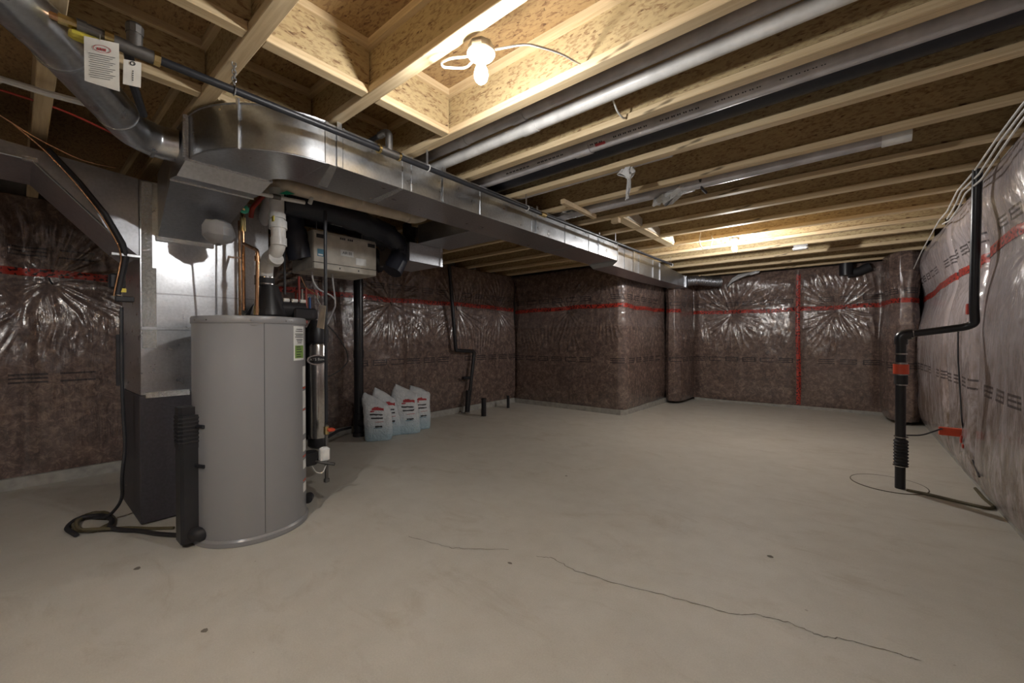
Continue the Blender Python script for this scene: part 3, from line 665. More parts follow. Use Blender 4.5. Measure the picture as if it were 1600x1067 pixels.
# ------------------------------------------------------------------ sheet metal cabinet (return drop)
PX = -3.69
C_ = thing('furnace_cabinet', 'tall galvanized cabinet with black lower half behind the grey tank', 'furnace cabinet', (-4.0, .9, 0))
MB().box((-4.40, .535, .88), (PX, 1.33, 2.34), .003).build('upper_plenum', 'galv', C_)
MB().box((-4.38, .53, 0.01), (PX+.004, 1.34, .878), .004).build('lower_cabinet', 'darkcab', C_)
MB().box((PX-.001, .54, 1.575), (PX+.004, 1.32, 1.583)).build('seam', 'galv2', C_)
MB().box((PX-.001, .54, 1.325), (PX+.006, 1.32, 1.345), .002).build('seam', 'galv', C_)
MB().box((PX-.001, .54, 1.135), (PX+.004, 1.32, 1.145)).build('seam', 'galv', C_)
MB().box((PX+.002, .545, 1.20), (PX+.005, .62, 1.75)).build('foil_strip', 'foil', C_)
MB().box((PX+.0015, .545, 1.75), (PX+.004, .60, 2.33)).build('foil_strip', 'foil', C_)
MB().box((PX+.0035, .56, .86), (PX+.008, .80, .90)).build('foil_strip', 'foil', C_)
MB().box((-4.42, .520, .86), (-4.36, .536, .92)).build('foil_strip', 'foil', C_)
MB().box((-4.44, .50, .90), (-4.41, .56, 1.30)).build('filter_slot', 'ink', C_)
# pipes that run beside it: line set bundle
pts = [at(30, 195, x=-3.60), at(75, 232, x=-3.60), at(125, 285, x=-3.60), at(165, 335, x=-3.60), at(190, 380, x=-3.6), at(196, 400, x=-3.62), (-3.64, .42, 1.55)]
LS = thing('refrigerant_line', 'black insulated line with copper tube curving down the left duct', 'pipe', pts[3])
MB().tube(pts[1:], .016, 10, radii=[.012, .013, .016, .021, .021, .018]).build('insulated_line', 'rubber', LS)
pts2 = [Vector(p)+Vector((.02, -.02, -.012)) for p in pts]
MB().tube(pts2, .005, 8, fillet=.08).build('copper_tube', 'copper', LS)
p = at(190, 398, x=-3.62)
MB().box((-3.69, p.y-.05, p.z-.01), (-3.60, p.y+.09, p.z+.008), .002).build('clamp_band', 'galv', LS)
q = at(186, 440, x=-3.66)
MB().box((q.x-.03, q.y-.05, q.z-.05), (q.x+.03, q.y+.03, q.z+.05), .012).build('valve_body', 'blackplastic', LS)
MB().box((q.x-.03, q.y-.02, q.z-.13), (q.x+.03, q.y+.07, q.z-.095), .004).build('valve_body', 'blackplastic', LS)
MB().box((q.x+.031, q.y+.0, q.z-.07), (q.x+.034, q.y+.03, q.z-.045)).build('yellow_sticker', 'yellow', LS)
cable('drain_hose', [at(190, 480, x=-3.75), at(190, 560, x=-3.75), at(192, 640, x=-3.75), at(196, 700, x=-3.75), at(190, 745, x=-3.74), (-3.83, .46, .16), (-3.95, .40, .03), (-4.1, .33, .015)], .010, 'cabledk', 'grey drain hose running down beside the cabinet', 'hose', .1)
co = []
for k in range(90):
    a = k/90*math.tau*2.6+2.0; r = .19+.03*math.sin(k*.21); co.append((-3.955+r*1.0*math.cos(a), .325+r*.45*math.sin(a), .013+.006*(k/30)+.004*math.sin(k)))
co += [(-3.66, .47, .02), (-3.55, .57, .012), (-3.45, .66, .012)]
cable('coiled_hose', co, .010, 'hose', 'coiled olive and black hose lying on the floor by the cabinet', 'hose', 0)
co2 = [(-3.80, .24, .014), (-4.0, .20, .014), (-4.12, .27, .03), (-4.05, .38, .03), (-3.88, .42, .03), (-3.74, .38, .03), (-3.66, .44, .014), (-3.58, .50, .014), (-3.40, .58, .014), (-3.28, .66, .014)]
cable('black_hose', co2, .014, 'rubber', 'thick black hose bundle leading from the coil under the cabinet edge', 'hose', .08)
# grey pvc line far left
cable('white_conduit', [(-4.4, -.9, 2.20), at(0, 123, z=2.44), at(75, 146, z=2.44), at(150, 166, z=2.44)], .016, 'pvc', 'white plastic pipe at far left behind the round duct', 'pipe', 0)
cable('copper_line', [at(0, 180, x=-3.4), at(60, 218, x=-3.4), at(130, 252, x=-3.4), at(180, 262, x=-3.45)], .004, 'copper', 'thin copper line crossing the dark duct at left', 'pipe', .1)
cable('red_line', [at(0, 140, x=-3.3), at(100, 172, x=-3.3), at(190, 215, x=-3.3), at(262, 245, x=-3.3)], .006, 'redpex', 'dark red plastic water line at upper left', 'pipe', .1)

# ------------------------------------------------------------------ water heater
hx, hy, hr, hh = -3.135, 1.022, .325, 1.405
W = thing('water_heater', 'big grey cylindrical water heater tank standing on the floor', 'water heater', (hx, hy, 0))
MB().lathe((hx, hy, 0), [(hr, .035), (hr, 1.365)], 72).build('jacket', 'heater', W)
MB().lathe((hx, hy, 0), [(hr+.004, 1.358), (hr+.006, 1.362), (hr+.006, 1.392), (hr+.001, 1.402), (hr-.03, hh), (.02, hh+.003)], 72).build('top_cap', 'heater', W)
MB().lathe((hx, hy, 0), [(hr+.008, .0), (hr+.012, .006), (hr+.012, .030), (hr+.004, .042), (hr-.01, .044)], 72).build('base_ring', 'heater', W)
def hp(u, off=0.):      # point on tank surface azimuth hit by image column u
    d = (rt*((u-800)/FPX)+fwd); d.z = 0; d.normalize(); c = Vector((hx, hy, 0)); b = d.dot(c); q = c.length_squared-(hr+off)**2
    t_ = b-math.sqrt(max(0, b*b-q)); return math.atan2(d.y*t_-hy, d.x*t_-hx)
def curved(name, a0, a1, z0, z1, off, mat, parent, n=10, th=.002):
    mb = MB(); rg = []
    for k in range(n+1):
        a = a0+(a1-a0)*k/n; ca, sa = math.cos(a), math.sin(a); r0, r1 = hr+off-.001, hr+off+th
        rg.append([(hx+r0*ca, hy+r0*sa, z0), (hx+r1*ca, hy+r1*sa, z0), (hx+r1*ca, hy+r1*sa, z1), (hx+r0*ca, hy+r0*sa, z1)])
    mb.loft(rg); return mb.build(name, mat, parent)
a = hp(413); curved('vertical_seam', a-.004, a+.004, .05, 1.358, .0, 'darkcab', W, 2, .0008)
a = hp(398); curved('catch', a-.05, a+.05, 1.345, 1.357, .003, 'heater', W, 3)
a0, a1 = hp(458.5), hp(474); st = curved('rating_label', a0, a1, 1.115, 1.345, .001, 'paper', W, 6, .001)
curved('green_panel', a0+(a1-a0)*.1, a0+(a1-a0)*.9, 1.13, 1.215, .0025, 'inkgreen', st, 6, .0006)
for k, (za, ff) in enumerate(((1.325, .6), (1.312, .7), (1.292, .8), (1.283, .7), (1.272, .8), (1.255, .6), (1.245, .5), (1.233, .4))):
    mbx = curved('print_line', a0+(a1-a0)*(.5-ff/2), a0+(a1-a0)*(.5+ff/2), za-.0022, za+.0022, .0025, 'ink', st, 5, .0004)
for k, za in enumerate((1.205, 1.19, 1.172, 1.155, 1.14)):
    curved('print_line', a0+(a1-a0)*.2, a0+(a1-a0)*(.55+.07*(k % 3)), za-.003, za+.003, .0033, 'ink', st, 5, .0004)
a2, a3 = hp(472.5), hp(476.2)
for (z0, z1, c) in ((.93, 1.07, 'paper'), (.915, .925, 'orange'), (.78, .90, 'paper'), (.60, .76, 'paper'), (.765, .772, 'orange'), (.48, .56, 'paper'), (.44, .45, 'orange'), (.36, .42, 'paper'), (.20, .26, 'paper'), (.275, .283, 'orange')):
    curved('side_sticker', a2, a3, z0, z1, .001, c, W, 3, .001)
for u in (305, 323, 392, 447, 456):
    a = hp(u, .006); MB().cyl((hx+(hr+.004)*math.cos(a), hy+(hr+.004)*math.sin(a), 1.376), (hx+(hr+.010)*math.cos(a), hy+(hr+.010)*math.sin(a), 1.376), .004, 8).build('screw', 'steel', W)
# black air intake snorkel strapped to the left of the tank
q = Vector((-3.135, .640, .03))
A = thing('air_intake', 'black plastic louvred air intake duct standing against the left of the tank', 'air intake', (q.x, q.y, 0))
dv = Vector((hx-q.x, hy-q.y, 0)).normalized(); sd = Vector((-dv.y, dv.x, 0))
def opr(c, sdh, dvh, z0, z1, mb, tz=0.):
    P = []
    for z_, g in ((z0, 1.), (z1, 1.)):
        P.append([Vector((c.x, c.y, z_+(tz if z_ == z1 and j in (0, 1) else 0)))+sd*a_*sdh*g+dv*b_*dvh*g for j, (a_, b_) in enumerate(((-1, -.7), (-.75, -1), (.75, -1), (1, -.7), (1, 1), (-1, 1)))])
    mb.loft(P)
c0 = Vector((q.x, q.y, 0))+dv*.03
mb = MB(); opr(c0, .072, .05, .03, .60, mb); mb.build('lower_duct', 'blackplastic', A)
mb = MB(); opr(c0, .076, .055, .60, .80, mb); opr(c0+sd*.02, .055, .05, .80, .845, mb); mb.build('louvre_head', 'blackplastic', A)
mb = MB()
for k in range(7):
    z_ = .635+k*.024; opr(c0-sd*.012, .070, .061, z_, z_+.010, mb)
mb.build('louvre_slats', 'rubber', A)
for z_ in (.49, .73): 
    a_ = hp(319); e = Vector((hx+(hr+.006)*math.cos(a_), hy+(hr+.006)*math.sin(a_), z_)); MB().tube([(c0.x, c0.y, z_), (e.x, e.y, z_)], .011, 8).build('bracket', 'blackplastic', A)
a_ = hp(313); e = Vector((hx+(hr+.012)*math.cos(a_), hy+(hr+.012)*math.sin(a_), .075)); MB().tube([(c0.x, c0.y, .085), (e.x, e.y, e.z), (e.x-.02, e.y+.06, e.z)], .042, 14, fillet=.03).build('boot_elbow', 'rubber', A)
# drain valve and gas control at the right side of the tank
e = at(481, 778, y=1.33)
V = thing('drain_valve', 'small round black drain knob low on right side of the tank', 'valve', e)
MB().cyl((hx+.10, hy+.30, e.z), (e.x, e.y+.03, e.z), .014, 10).build('spout', 'brass', V)
MB().cyl((e.x-.02, e.y+.02, e.z), (e.x+.02, e.y-.01, e.z), .032, 16).build('hand_wheel', 'blackplastic', V)
e = at(490, 716, y=1.42)
G = thing('gas_control', 'black and white gas control valve at right side of the tank', 'gas valve', e)
MB().box((e.x-.045, e.y-.07, e.z-.05), (e.x+.02, e.y+.03, e.z+.06), .012).build('valve_body', 'blackplastic', G)
MB().box((e.x-.0, e.y+.03, e.z-.03), (e.x+.06, e.y+.10, e.z+.075), .012).build('white_cover', 'paper', G)
MB().cyl((e.x+.0, e.y+.0, e.z-.02), (e.x+.12, e.y+.10, e.z-.045), .012, 10).build('gas_union', 'iron', G)
w_ = [(e.x+.02, e.y-.02, e.z-.05), (e.x+.04, e.y+.0, e.z-.10), (e.x+.06, e.y+.04, e.z-.11), (e.x+.05, e.y+.07, e.z-.06)]
MB().tube(w_, .004, 6, fillet=.03).build('white_wire', 'cable', G)

# vertical black gas pipe right of the tank
gx, gy = -3.06, 1.52
gp_ = [at(508, 300, y=gy), at(509, 500, y=gy), at(510, 680, y=gy)]
gx = gp_[1].x
G2 = thing('gas_drop_pipe', 'thin black vertical gas pipe in front of the ventilator box', 'pipe', (gx, gy, .3))
MB().cyl((gx, gy, .60), (gx, gy, 2.243), .0125, 12).build('riser', 'gasblack', G2)
z1, z2, z3 = at(510, 705, y=gy).z, at(510, 725, y=gy).z, at(510, 752, y=gy).z
MB().cyl((gx, gy, z1), (gx, gy, .62), .0125, 12).build('lower_nipple', 'iron', G2)
MB().lathe((gx, gy, z1), [(.014, .03), (.022, .025), (.024, 0), (.022, -.025), (.014, -.03)], 14).build('tee', 'iron', G2)
MB().cyl((gx, gy, z3), (gx, gy, z1), .013, 12).build('drip_leg', 'iron', G2)
MB().lathe((gx, gy, z3), [(.016, .025), (.022, .02), (.022, 0), (.012, -.006)], 14).build('cap', 'iron', G2)
zz = at(510, 672, y=gy).z; MB().box((gx-.012, gy+.0, zz-.01), (gx+.045, gy+.05, zz+.012), .005).build('orange_handle', 'orange', G2)
MB().cyl((gx, gy, zz-.03), (gx, gy, zz+.03), .02, 12).build('shutoff_body', 'brass', G2)
tg = at(503, 505, y=gy-.02); mb = MB()
mb.quadslab(at(500, 476, y=gy-.03), at(509, 478, y=gy-.03), at(506, 514, y=gy-.03), at(495, 512, y=gy-.03), .002); H_ = tagit(mb.build('cardboard_tag', 'tagk', smooth=0), 'tan cardboard tag hanging beside the thin vertical gas pipe', 'tag')
cable('tag_string', [at(497, 458, y=gy+.02), at(496, 468, y=gy), at(502, 478, y=gy-.02)], .002, 'cable', 'white looped string holding the tan tag', 'string')
# stainless filter tank with oval badge
tx = at(496, 600, x=-3.5); T_ = thing('filter_tank', 'slim polished steel tank with black oval badge behind the gas pipe', 'filter tank', (-3.5, tx.y, 0))
bx, by = -3.5, tx.y
MB().lathe((bx, by, 0), [(.07, .42), (.078, .44), (.078, 1.20), (.07, 1.22)], 32).build('steel_column', 'steel', T_)
MB().lathe((bx, by, 0), [(.03, .33), (.060, .34), (.078, .36), (.078, .41), (.07, .43)], 24).build('black_base', 'blackplastic', T_)
MB().lathe((bx, by, 0), [(.07, 1.22), (.088, 1.23), (.09, 1.33), (.07, 1.38), (.05, 1.42)], 24).build('black_head', 'blackplastic', T_)
MB().box((bx-.16, by-.09, .40), (bx-.06, by-.02, 1.36), .01).build('back_bracket', 'blackplastic', T_)
MB().tube([(bx-.05, by-.30, 0), (bx-.05, by-.30, .5), (bx-.05, by-.15, .5)], .018, 10).build('floor_leg', 'steel', T_)
MB().box((bx-.12, by-.20, .42), (bx-.02, by-.085, 1.40), .02).build('side_housing', 'blackplastic', T_)
dd = Vector((-bx, -by, 0)).normalized(); ss = Vector((-dd.y, dd.x, 0)); zc = at(496, 562, x=-3.45).z
bc = Vector((bx, by, zc))+dd*.084
MB().loft([[bc+ss*(.068*math.cos(k*math.tau/28))*s_+Vector((0, 0, .038*math.sin(k*math.tau/28)*s_))+dd*o_ for k in range(28)] for s_, o_ in ((1.15, -.012), (1.15, 0))]).build('badge_frame', 'steel', T_)
bg = MB().loft([[bc+ss*(.064*math.cos(k*math.tau/28))+Vector((0, 0, .033*math.sin(k*math.tau/28)))+dd*o_ for k in range(28)] for o_ in (0, .003)]).build('oval_badge', 'ink', T_)
text_mesh('badge_lettering', 'ATS Bow', .030, 'paper', bc+dd*.0035+Vector((0, 0, .004)), ss, (0, 0, 1), bg)
MB().box((bc.x-.0, bc.y-.0, zc-.016), (bc.x+.001, bc.y+.001, zc-.015)).build('badge_rule', 'paper', bg, smooth=0)

# PVC vent from the heater top
vx, vy = -3.20, 1.19
def hv(u, v): return at(u, v, y=1.19)
V = thing('vent_pipe', 'white plastic vent pipe rising in two bends from the tank top', 'pipe', (hv(415, 440).x, 1.19, 1.45))
c = [hv(415, 445), hv(416, 418), hv(419, 404), hv(430, 396), hv(435, 384), hv(435, 360), hv(433, 345), hv(432, 296)]
MB().tube(c, .047, 24, fillet=.03).build('vent_run', 'pvc', V)
MB().tube([hv(434.5, 358), hv(434, 346)], .058, 24).build('coupling', 'pvc', V)
MB().tube([hv(433.5, 343), hv(433, 335)], .054, 24).build('coupling', 'pvc', V)
MB().tube([hv(435.5, 384), hv(435.3, 372)], .052, 24).build('coupling', 'pvc', V)
MB().tube([hv(432, 403), hv(428.5, 407)], .050, 24).build('coupling', 'pvc', V)
lb = hv(440, 345); MB().box((lb.x-.005, lb.y-.062, lb.z-.018), (lb.x+.028, lb.y-.056, lb.z+.018)).build('yellow_label', 'yellow', V)
Bl = thing('blower', 'black vent blower and rubber boot on top of the tank', 'blower', (hv(415, 470).x, 1.16, 1.41))
q = hv(416, 440)
MB().cyl((q.x, q.y, q.z-.03), (q.x, q.y, q.z+.035), .055, 24).build('rubber_boot', 'rubber', Bl)
for dz in (-.02, .028): MB().cyl((q.x, q.y, q.z+dz-.004), (q.x, q.y, q.z+dz+.004), .0575, 24).build('clamp_band', 'steel', Bl)
MB().loft([[(q.x+r*math.cos(k*math.tau/20), q.y+.02+r*math.sin(k*math.tau/20), z_) for k in range(20)] for r, z_ in ((.11, 1.41), (.12, 1.44), (.10, 1.52), (.06, q.z-.03))]).build('housing', 'blackplastic', Bl)
MB().cyl((q.x+.02, q.y+.08, 1.49), (q.x+.02, q.y+.26, 1.49), .062, 20).build('motor', 'blackplastic', Bl)
for k in range(3): MB().cyl((q.x+.05, q.y+.10+.06*k, 1.555), (q.x+.05, q.y+.14+.06*k, 1.555), .014, 10).build('wire_connector', 'paper', Bl)
mb = MB(); mb.box((q.x-.02, q.y+.16, 1.41), (q.x+.10, q.y+.34, 1.50), .012); mb.build('control_box', 'blackplastic', Bl)
mb = MB(); mb.quadslab((q.x-.11, q.y-.11, 1.425), (q.x-.02, q.y-.06, 1.43), (q.x+.02, q.y-.02, 1.56), (q.x-.01, q.y-.06, 1.55), .004); mb.build('flap', 'rubber', Bl)
# beige exhaust pipe towards the wall
P0 = at(440, 289, x=-3.12); P1 = at(567, 318, x=-3.12); P2 = at(648, 341, x=-3.12)
o = pipe('exhaust_pipe', [(V.location.x+.06, 1.2, P0.z-.01), P0, P2, P2+Vector((-.03, .12, .06))], .052, 'pvcb', 'thick beige plastic exhaust pipe running under the duct toward the wall', [(at(560, 316, x=-3.12), at(565, 317.3, x=-3.12)), (at(636, 337.5, x=-3.12), at(642, 339, x=-3.12))], .06)
# thick grey diagonal insulated pipe behind copper
o = pipe('slanted_pipe', [at(380, 475, y=1.30), at(388, 440, y=1.30), at(424, 296, y=1.30)], .042, 'pvcg', 'grey flexible pipe leaning behind the copper pipes', fil=.03)
# copper risers
def cp(name, pts, r, label, mat='copper', extra=()):
    o = thing(name, label, 'pipe', pts[0]); MB().tube(pts, r, 12, fillet=.03).build('pipe_run', mat, o)
    for e_ in extra: MB().tube(e_[:2], e_[2], 12).build('fitting', e_[3], o)
    return o
yl = 1.05
cp('copper_pipe', [at(381, 485, y=yl), at(379.5, 330, y=yl), at(379, 300, y=yl)], .011, 'left vertical copper water pipe with green gate valve above the tank', extra=[(at(379.5, 362, y=yl), at(379.5, 340, y=yl), .019, 'brass'), (at(379, 338, y=yl), at(379, 318, y=yl), .015, 'brass'), (at(378.5, 316, y=yl), at(378.5, 298, y=yl), .013, 'pvc')])
cp('copper_pipe', [at(375, 494, y=yl+.05), at(374, 345, y=yl+.05)], .010, 'copper pipe standing just behind the left copper pipe')
cp('copper_pipe', [at(381, 381, y=yl), at(402, 391, y=yl+.02), at(402.5, 400, y=yl+.02), at(401, 492, y=yl+.02)], .012, 'right copper pipe stepping across to the tank inlet', extra=[(at(402, 400, y=yl+.02), at(402, 408, y=yl+.02), .018, 'copper'), (at(401, 430, y=yl+.02), at(401, 445, y=yl+.02), .016, 'steel'), (at(400.5, 478, y=yl+.02), at(400.3, 492, y=yl+.02), .018, 'brass')])
cp('copper_pipe', [at(353, 388, y=yl), at(354, 400, y=yl), at(362, 402, y=yl), at(378, 403, y=yl)], .008, 'small bent copper line left of the risers')
o = thing('gate_valve', 'round green valve handle on the left copper pipe', 'valve', at(381, 327, y=yl-.03))
MB().tube([at(381, 327, y=yl-.015), at(381.5, 327, y=yl-.05)], .030, 14).build('hand_wheel', 'green', o)
MB().tube([at(381, 327, y=yl), at(381, 327, y=yl-.055)], .008, 8).build('stem', 'brass', o)
o = thing('water_manifold', 'white plastic water pipe with green lever above the tank', 'pipe', at(420, 305, x=-3.1))
MB().tube([at(390, 299, x=-3.1), at(426, 306.5, x=-3.1)], .014, 12).build('white_pipe', 'pvc', o)
MB().tube([at(436, 309, x=-3.1), at(476, 316.5, x=-3.1)], .014, 12).build('white_pipe', 'pvc', o)
MB().tube([at(426, 306.5, x=-3.1), at(438, 309, x=-3.1)], .018, 12).build('valve_body', 'iron', o)
MB().tube([at(484, 318, x=-3.1), at(487, 309, x=-3.1)], .015, 12).build('capped_elbow', 'pvc', o)
mb = MB(); mb.quadslab(at(437, 302, x=-3.08), at(448, 298, x=-3.08), at(461, 303, x=-3.08), at(448, 304, x=-3.08), .008); mb.build('green_lever', 'green', o)
cp('red_pipe', [at(392, 340, y=1.12), at(394, 325, y=1.12), at(412, 305, y=1.15)], .016, 'short red-brown pipe slanting behind the green valve', 'redpex')
cp('red_riser', [at(352, 340, y=1.10), at(351, 322, y=1.10), at(353, 314, y=1.12)], .006, 'small dark red line over the foil-wrapped tank', 'redpex')
# wrapped expansion tank left of copper
e = at(342, 362, y=.88)
rnd = random.Random(4); mb = MB(); rg = []
for z_, r in ((.075, .03), (.06, .075), (.02, .095), (-.03, .092), (-.06, .07), (-.085, .03)):
    rg.append([(e.x+r*rnd.uniform(.85, 1.1)*math.cos(k*math.tau/14), e.y+r*rnd.uniform(.85, 1.1)*math.sin(k*math.tau/14), e.z+z_+rnd.uniform(-.006, .006)) for k in range(14)])
o = thing('expansion_tank', 'plastic-wrapped small tank hanging in front of bright cabinet face', 'tank', e)
MB().loft(rg).build('wrapped_body', 'wrap', o)
rg[1:] and MB().lathe((e.x, e.y, e.z), [(.03, -.07), (.066, -.05), (.07, .0), (.066, .05), (.03, .07)], 16).build('inner_body', 'darkcab', o)
cable('bracket_rod', [at(338, 382, y=.88), at(338, 520, y=.90)], .006, 'galv2', 'thin rod hanging below the plastic-wrapped tank', 'rod', 0)

# ------------------------------------------------------------------ heat recovery ventilator
HX = -3.7; hy0, hy1, hz0, hz1 = 1.702, 2.331, 1.904, 2.228
R_ = thing('air_exchanger', 'beige metal air exchanger box hung high behind the thin gas pipe', 'air exchanger', (HX, 2.0, hz0))
MB().box((-4.15, hy0, hz0-.008), (HX-.012, hy1, hz1+.02), .006).build('cabinet', 'cream', R_)
dr = MB().box((HX-.012, hy0+.002, hz0+.054), (HX, hy1-.002, hz1), .003).build('door', 'cream', R_)
MB().box((HX-.012, hy0+.002, hz0-.005), (HX+.002, hy1-.002, hz0+.049), .003).build('lower_trim', 'cream', R_)
MB().box((HX-.014, hy0, hz0+.049), (HX-.004, hy1, hz0+.055)).build('seam', 'ink', R_)
for a_, b_ in ((hy0+.025, hy0+.107), (hy1-.095, hy1-.016)): MB().box((HX-.002, a_, hz1-.051), (HX+.003, b_, hz1-.015), .002).build('latch_recess', 'ink', dr)
for k in range(7):
    if k == 3: continue
    y_ = hy0+.247+k*.019; MB().box((HX-.001, y_, hz1-.030), (HX+.002, y_+.014, hz1-.010)).build('vent_slot', 'ink', dr)
lb = MB().box((HX, hy0+.251, hz0+.144), (HX+.002, hy0+.382, hz0+.201)).build('name_label', 'paper', dr)
text_mesh('label_lettering', 'AIR EE', .036, 'ink', (HX+.0022, hy0+.317, hz0+.173), (0, 1, 0), (0, 0, 1), lb, .95)
lb = MB().box((HX, hy0+.033, hz0+.107), (HX+.002, hy0+.09, hz0+.173)).build('blue_sticker', 'inkblue', dr)
MB().box((HX+.0018, hy0+.041, hz0+.115), (HX+.003, hy0+.082, hz0+.128)).build('white_band', 'paper', lb)
MB().box((HX, hy1-.222, hz0+.078), (HX+.002, hy1-.115, hz0+.144)).build('white_sticker', 'paper', dr)
for y_ in (hy0+.238, hy0+.428): MB().box((HX+.0015, y_, hz0+.012), (HX+.004, y_+.010, hz0+.028)).build('screw', 'ink', R_)
for y_ in (hy0+.0, hy0+.45): MB().cyl((HX-.05, y_+.05, hz1), (HX-.05, y_+.05, HJ), .004, 6).build('hanging_rod', 'galv2', R_)
MB().tube([(HX+.0, hy0+.03, hz1+.107), (HX+.0, hy0+.49, hz1+.09)], .008, 8).build('hanging_bar', 'pvcg', R_)
B_ = thing('insulated_ducts', 'bulky black insulated flexible ducts around the air exchanger', 'duct', (-4.6, 2.5, 2.4))
AX = lambda L, x: [at(u, v, x=x) for u, v in L]
for pts, r in ((AX([(440, 318), (500, 326), (560, 346), (608, 366), (630, 392), (612, 424)], -3.60), .10), (AX([(452, 322), (458, 360), (470, 405)], -3.85), .10), (AX([(478, 338), (540, 350), (600, 372), (622, 410)], -3.95), .10),
               (AX([(600, 418), (560, 372)], -4.3), .09), (AX([(642, 352), (640, 378), (628, 405)], -3.8), .085)):
    P = []; 
    mbq = MB().tube(pts, r, 18, fillet=.15); rnd = random.Random(int(r*1000))
    mbq.v = [tuple(Vector(v_)+Vector((rnd.uniform(-.008, .008), rnd.uniform(-.008, .008), rnd.uniform(-.008, .008)))) for v_ in mbq.v]
    mbq.build('flexible_sleeve', 'bluedark', B_)
# drain tubes under it
for (u0, v0, pl_, lab) in ((487, 424, [(487, 424), (489, 440), (497, 452), (510, 458), (518, 462), (523, 468)], 'clear drain tube from the left of the air exchanger'), (519, 428, [(519, 428), (521, 448), (523, 462), (524, 478), (512, 505), (498, 522), (484, 541)], 'clear drain tube from middle of the air exchanger down to filter tank')):
    cable('drain_tube', [at(u, v, x=-3.9+(.0 if v < 480 else .35)) for u, v in pl_], .008, 'pvcg', lab, 'tube', .06)
cable('thin_cable', [at(470, 432, x=-4.0), at(478, 450, x=-4.0), at(490, 456, x=-4.0), at(497, 466, x=-4.0)], .005, 'copper', 'thin salmon cable below the air exchanger', 'cable', .05)
cable('black_cable', [at(512, 508, x=-4.9), at(528, 525, x=-4.9), at(543, 550, x=-4.9), at(544, 566, x=-4.9), at(530, 580, x=-4.9), at(512, 589, x=-4.9)], .007, 'cabledk', 'black cable looping on the wall between gas pipe and black stack', 'cable', .08)
cable('black_hose', [at(512, 683, x=-4.6), at(530, 672, x=-4.8), at(548, 668, x=-4.95)], .016, 'rubber', 'black hose from base of the black stack towards the tank', 'hose', .08)
# manifold with red/blue pipes behind tank top right
o = thing('pipe_manifold', 'red and blue water lines clustered behind the tank top', 'pipes', at(470, 480, x=-3.9))
for u, v0, v1, m_ in ((467, 432, 500, 'redpex'), (478, 450, 505, 'redpex'), (472, 452, 500, 'steel'), (484, 465, 500, 'bluepex'), (462, 455, 500, 'redpex'), (444, 330, 460, 'gasblack')):
    MB().tube([at(u, v0, x=-3.9), at(u+1, v1, x=-3.85)], .010, 8).build('line', m_, o)
for v in (474, 480): MB().tube([at(470, v, x=-3.86), at(477, v+.3, x=-3.86)], .014, 8).build('fitting', 'steel', o)

# ------------------------------------------------------------------ black vent stack + cleanout, wall vent, stubs
sx, sy = -4.93, 2.84
S_ = thing('vent_stack', 'thick black vertical pipe with cleanout beside salt sacks', 'pipe', (sx, sy, 0))
MB().cyl((sx, sy, .0), (sx, sy, 2.20), .058, 24).build('stack_pipe', 'abs', S_)
MB().cyl((sx, sy, .10), (sx, sy, .30), .068, 24).build('wye_fitting', 'abs', S_)
MB().cyl((sx+.03, sy-.01, .18), (sx+.16, sy+.04, .20), .052, 20).build('cleanout', 'abs', S_)
MB().cyl((sx+.15, sy+.037, .198), (sx+.175, sy+.047, .202), .056, 8).build('cleanout_cap', 'rubber', S_)
MB().cyl((sx, sy, 1.02), (sx, sy, 1.12), .064, 24).build('coupling', 'abs', S_)
MB().cyl((sx, sy, 0), (sx, sy, .05), .075, 20).build('floor_collar', 'rubber', S_)
X = -5.03
o = pipe('wall_vent', [at(702, 415, x=X), at(712, 545, x=X), at(713, 547.5, x=X), at(741, 548.5, x=X), at(740, 560, x=X), at(731, 643, x=X+.02)], .030, 'abs', 'black wall vent pipe with a sideways jog left of the protruding corner', fil=.05)
MB().tube([at(737, 590, x=X), at(723, 590.5, x=X)], .026, 14).build('side_stub', 'abs', o)
MB().tube([at(732, 610, x=X+.01), at(730, 644, x=X+.02)], .043, 16).build('lower_sleeve', 'abs', o)
f0 = at(730, 645, z=0.01); MB().cyl((f0.x, f0.y, 0), (f0.x, f0.y, .03), .055, 18).build('floor_collar', 'steel', o)
MB().lathe((f0.x-.05, f0.y-.12, 0), [(.03, 0), (.03, .03), (.012, .05)], 10).build('clamp_bolt', 'steel', o)
for (u, v, h_, r, lab) in ((756, 650, .29, .040, 'open black pipe stub standing up from floor by the wall vent'), (794, 637, .22, .026, 'thinner black pipe stub nearest the protruding corner')):
    f0 = at(u, v, z=0); o = thing('pipe_stub', lab, 'pipe stub', (f0.x, f0.y, 0), 'black pipe stubs in the floor')
    MB().cyl((f0.x, f0.y, 0), (f0.x, f0.y, h_), r, 18).build('stub', 'abs', o); MB().cyl((f0.x, f0.y, h_-.012), (f0.x, f0.y, h_), r*1.12, 18).build('rim', 'rubber', o)
def patch(pts, name, label):
    o = floor_strip(name, pts, .008, 'crack', z=.0014, jit=.003, parent=None); return tagit(o, label, 'floor joint')
patch([tuple(at(u, v, z=0)[:2]) for u, v in ((708, 642), (722, 648), (748, 652), (752, 651), (752, 635))], 'patch_outline', 'dark outline of square concrete patch around the wall vent base')
patch([tuple(at(u, v, z=0)[:2]) for u, v in ((774, 631), (774, 636), (792, 639), (793, 636))], 'patch_outline', 'dark outline of the small concrete patch by the thinner stub')

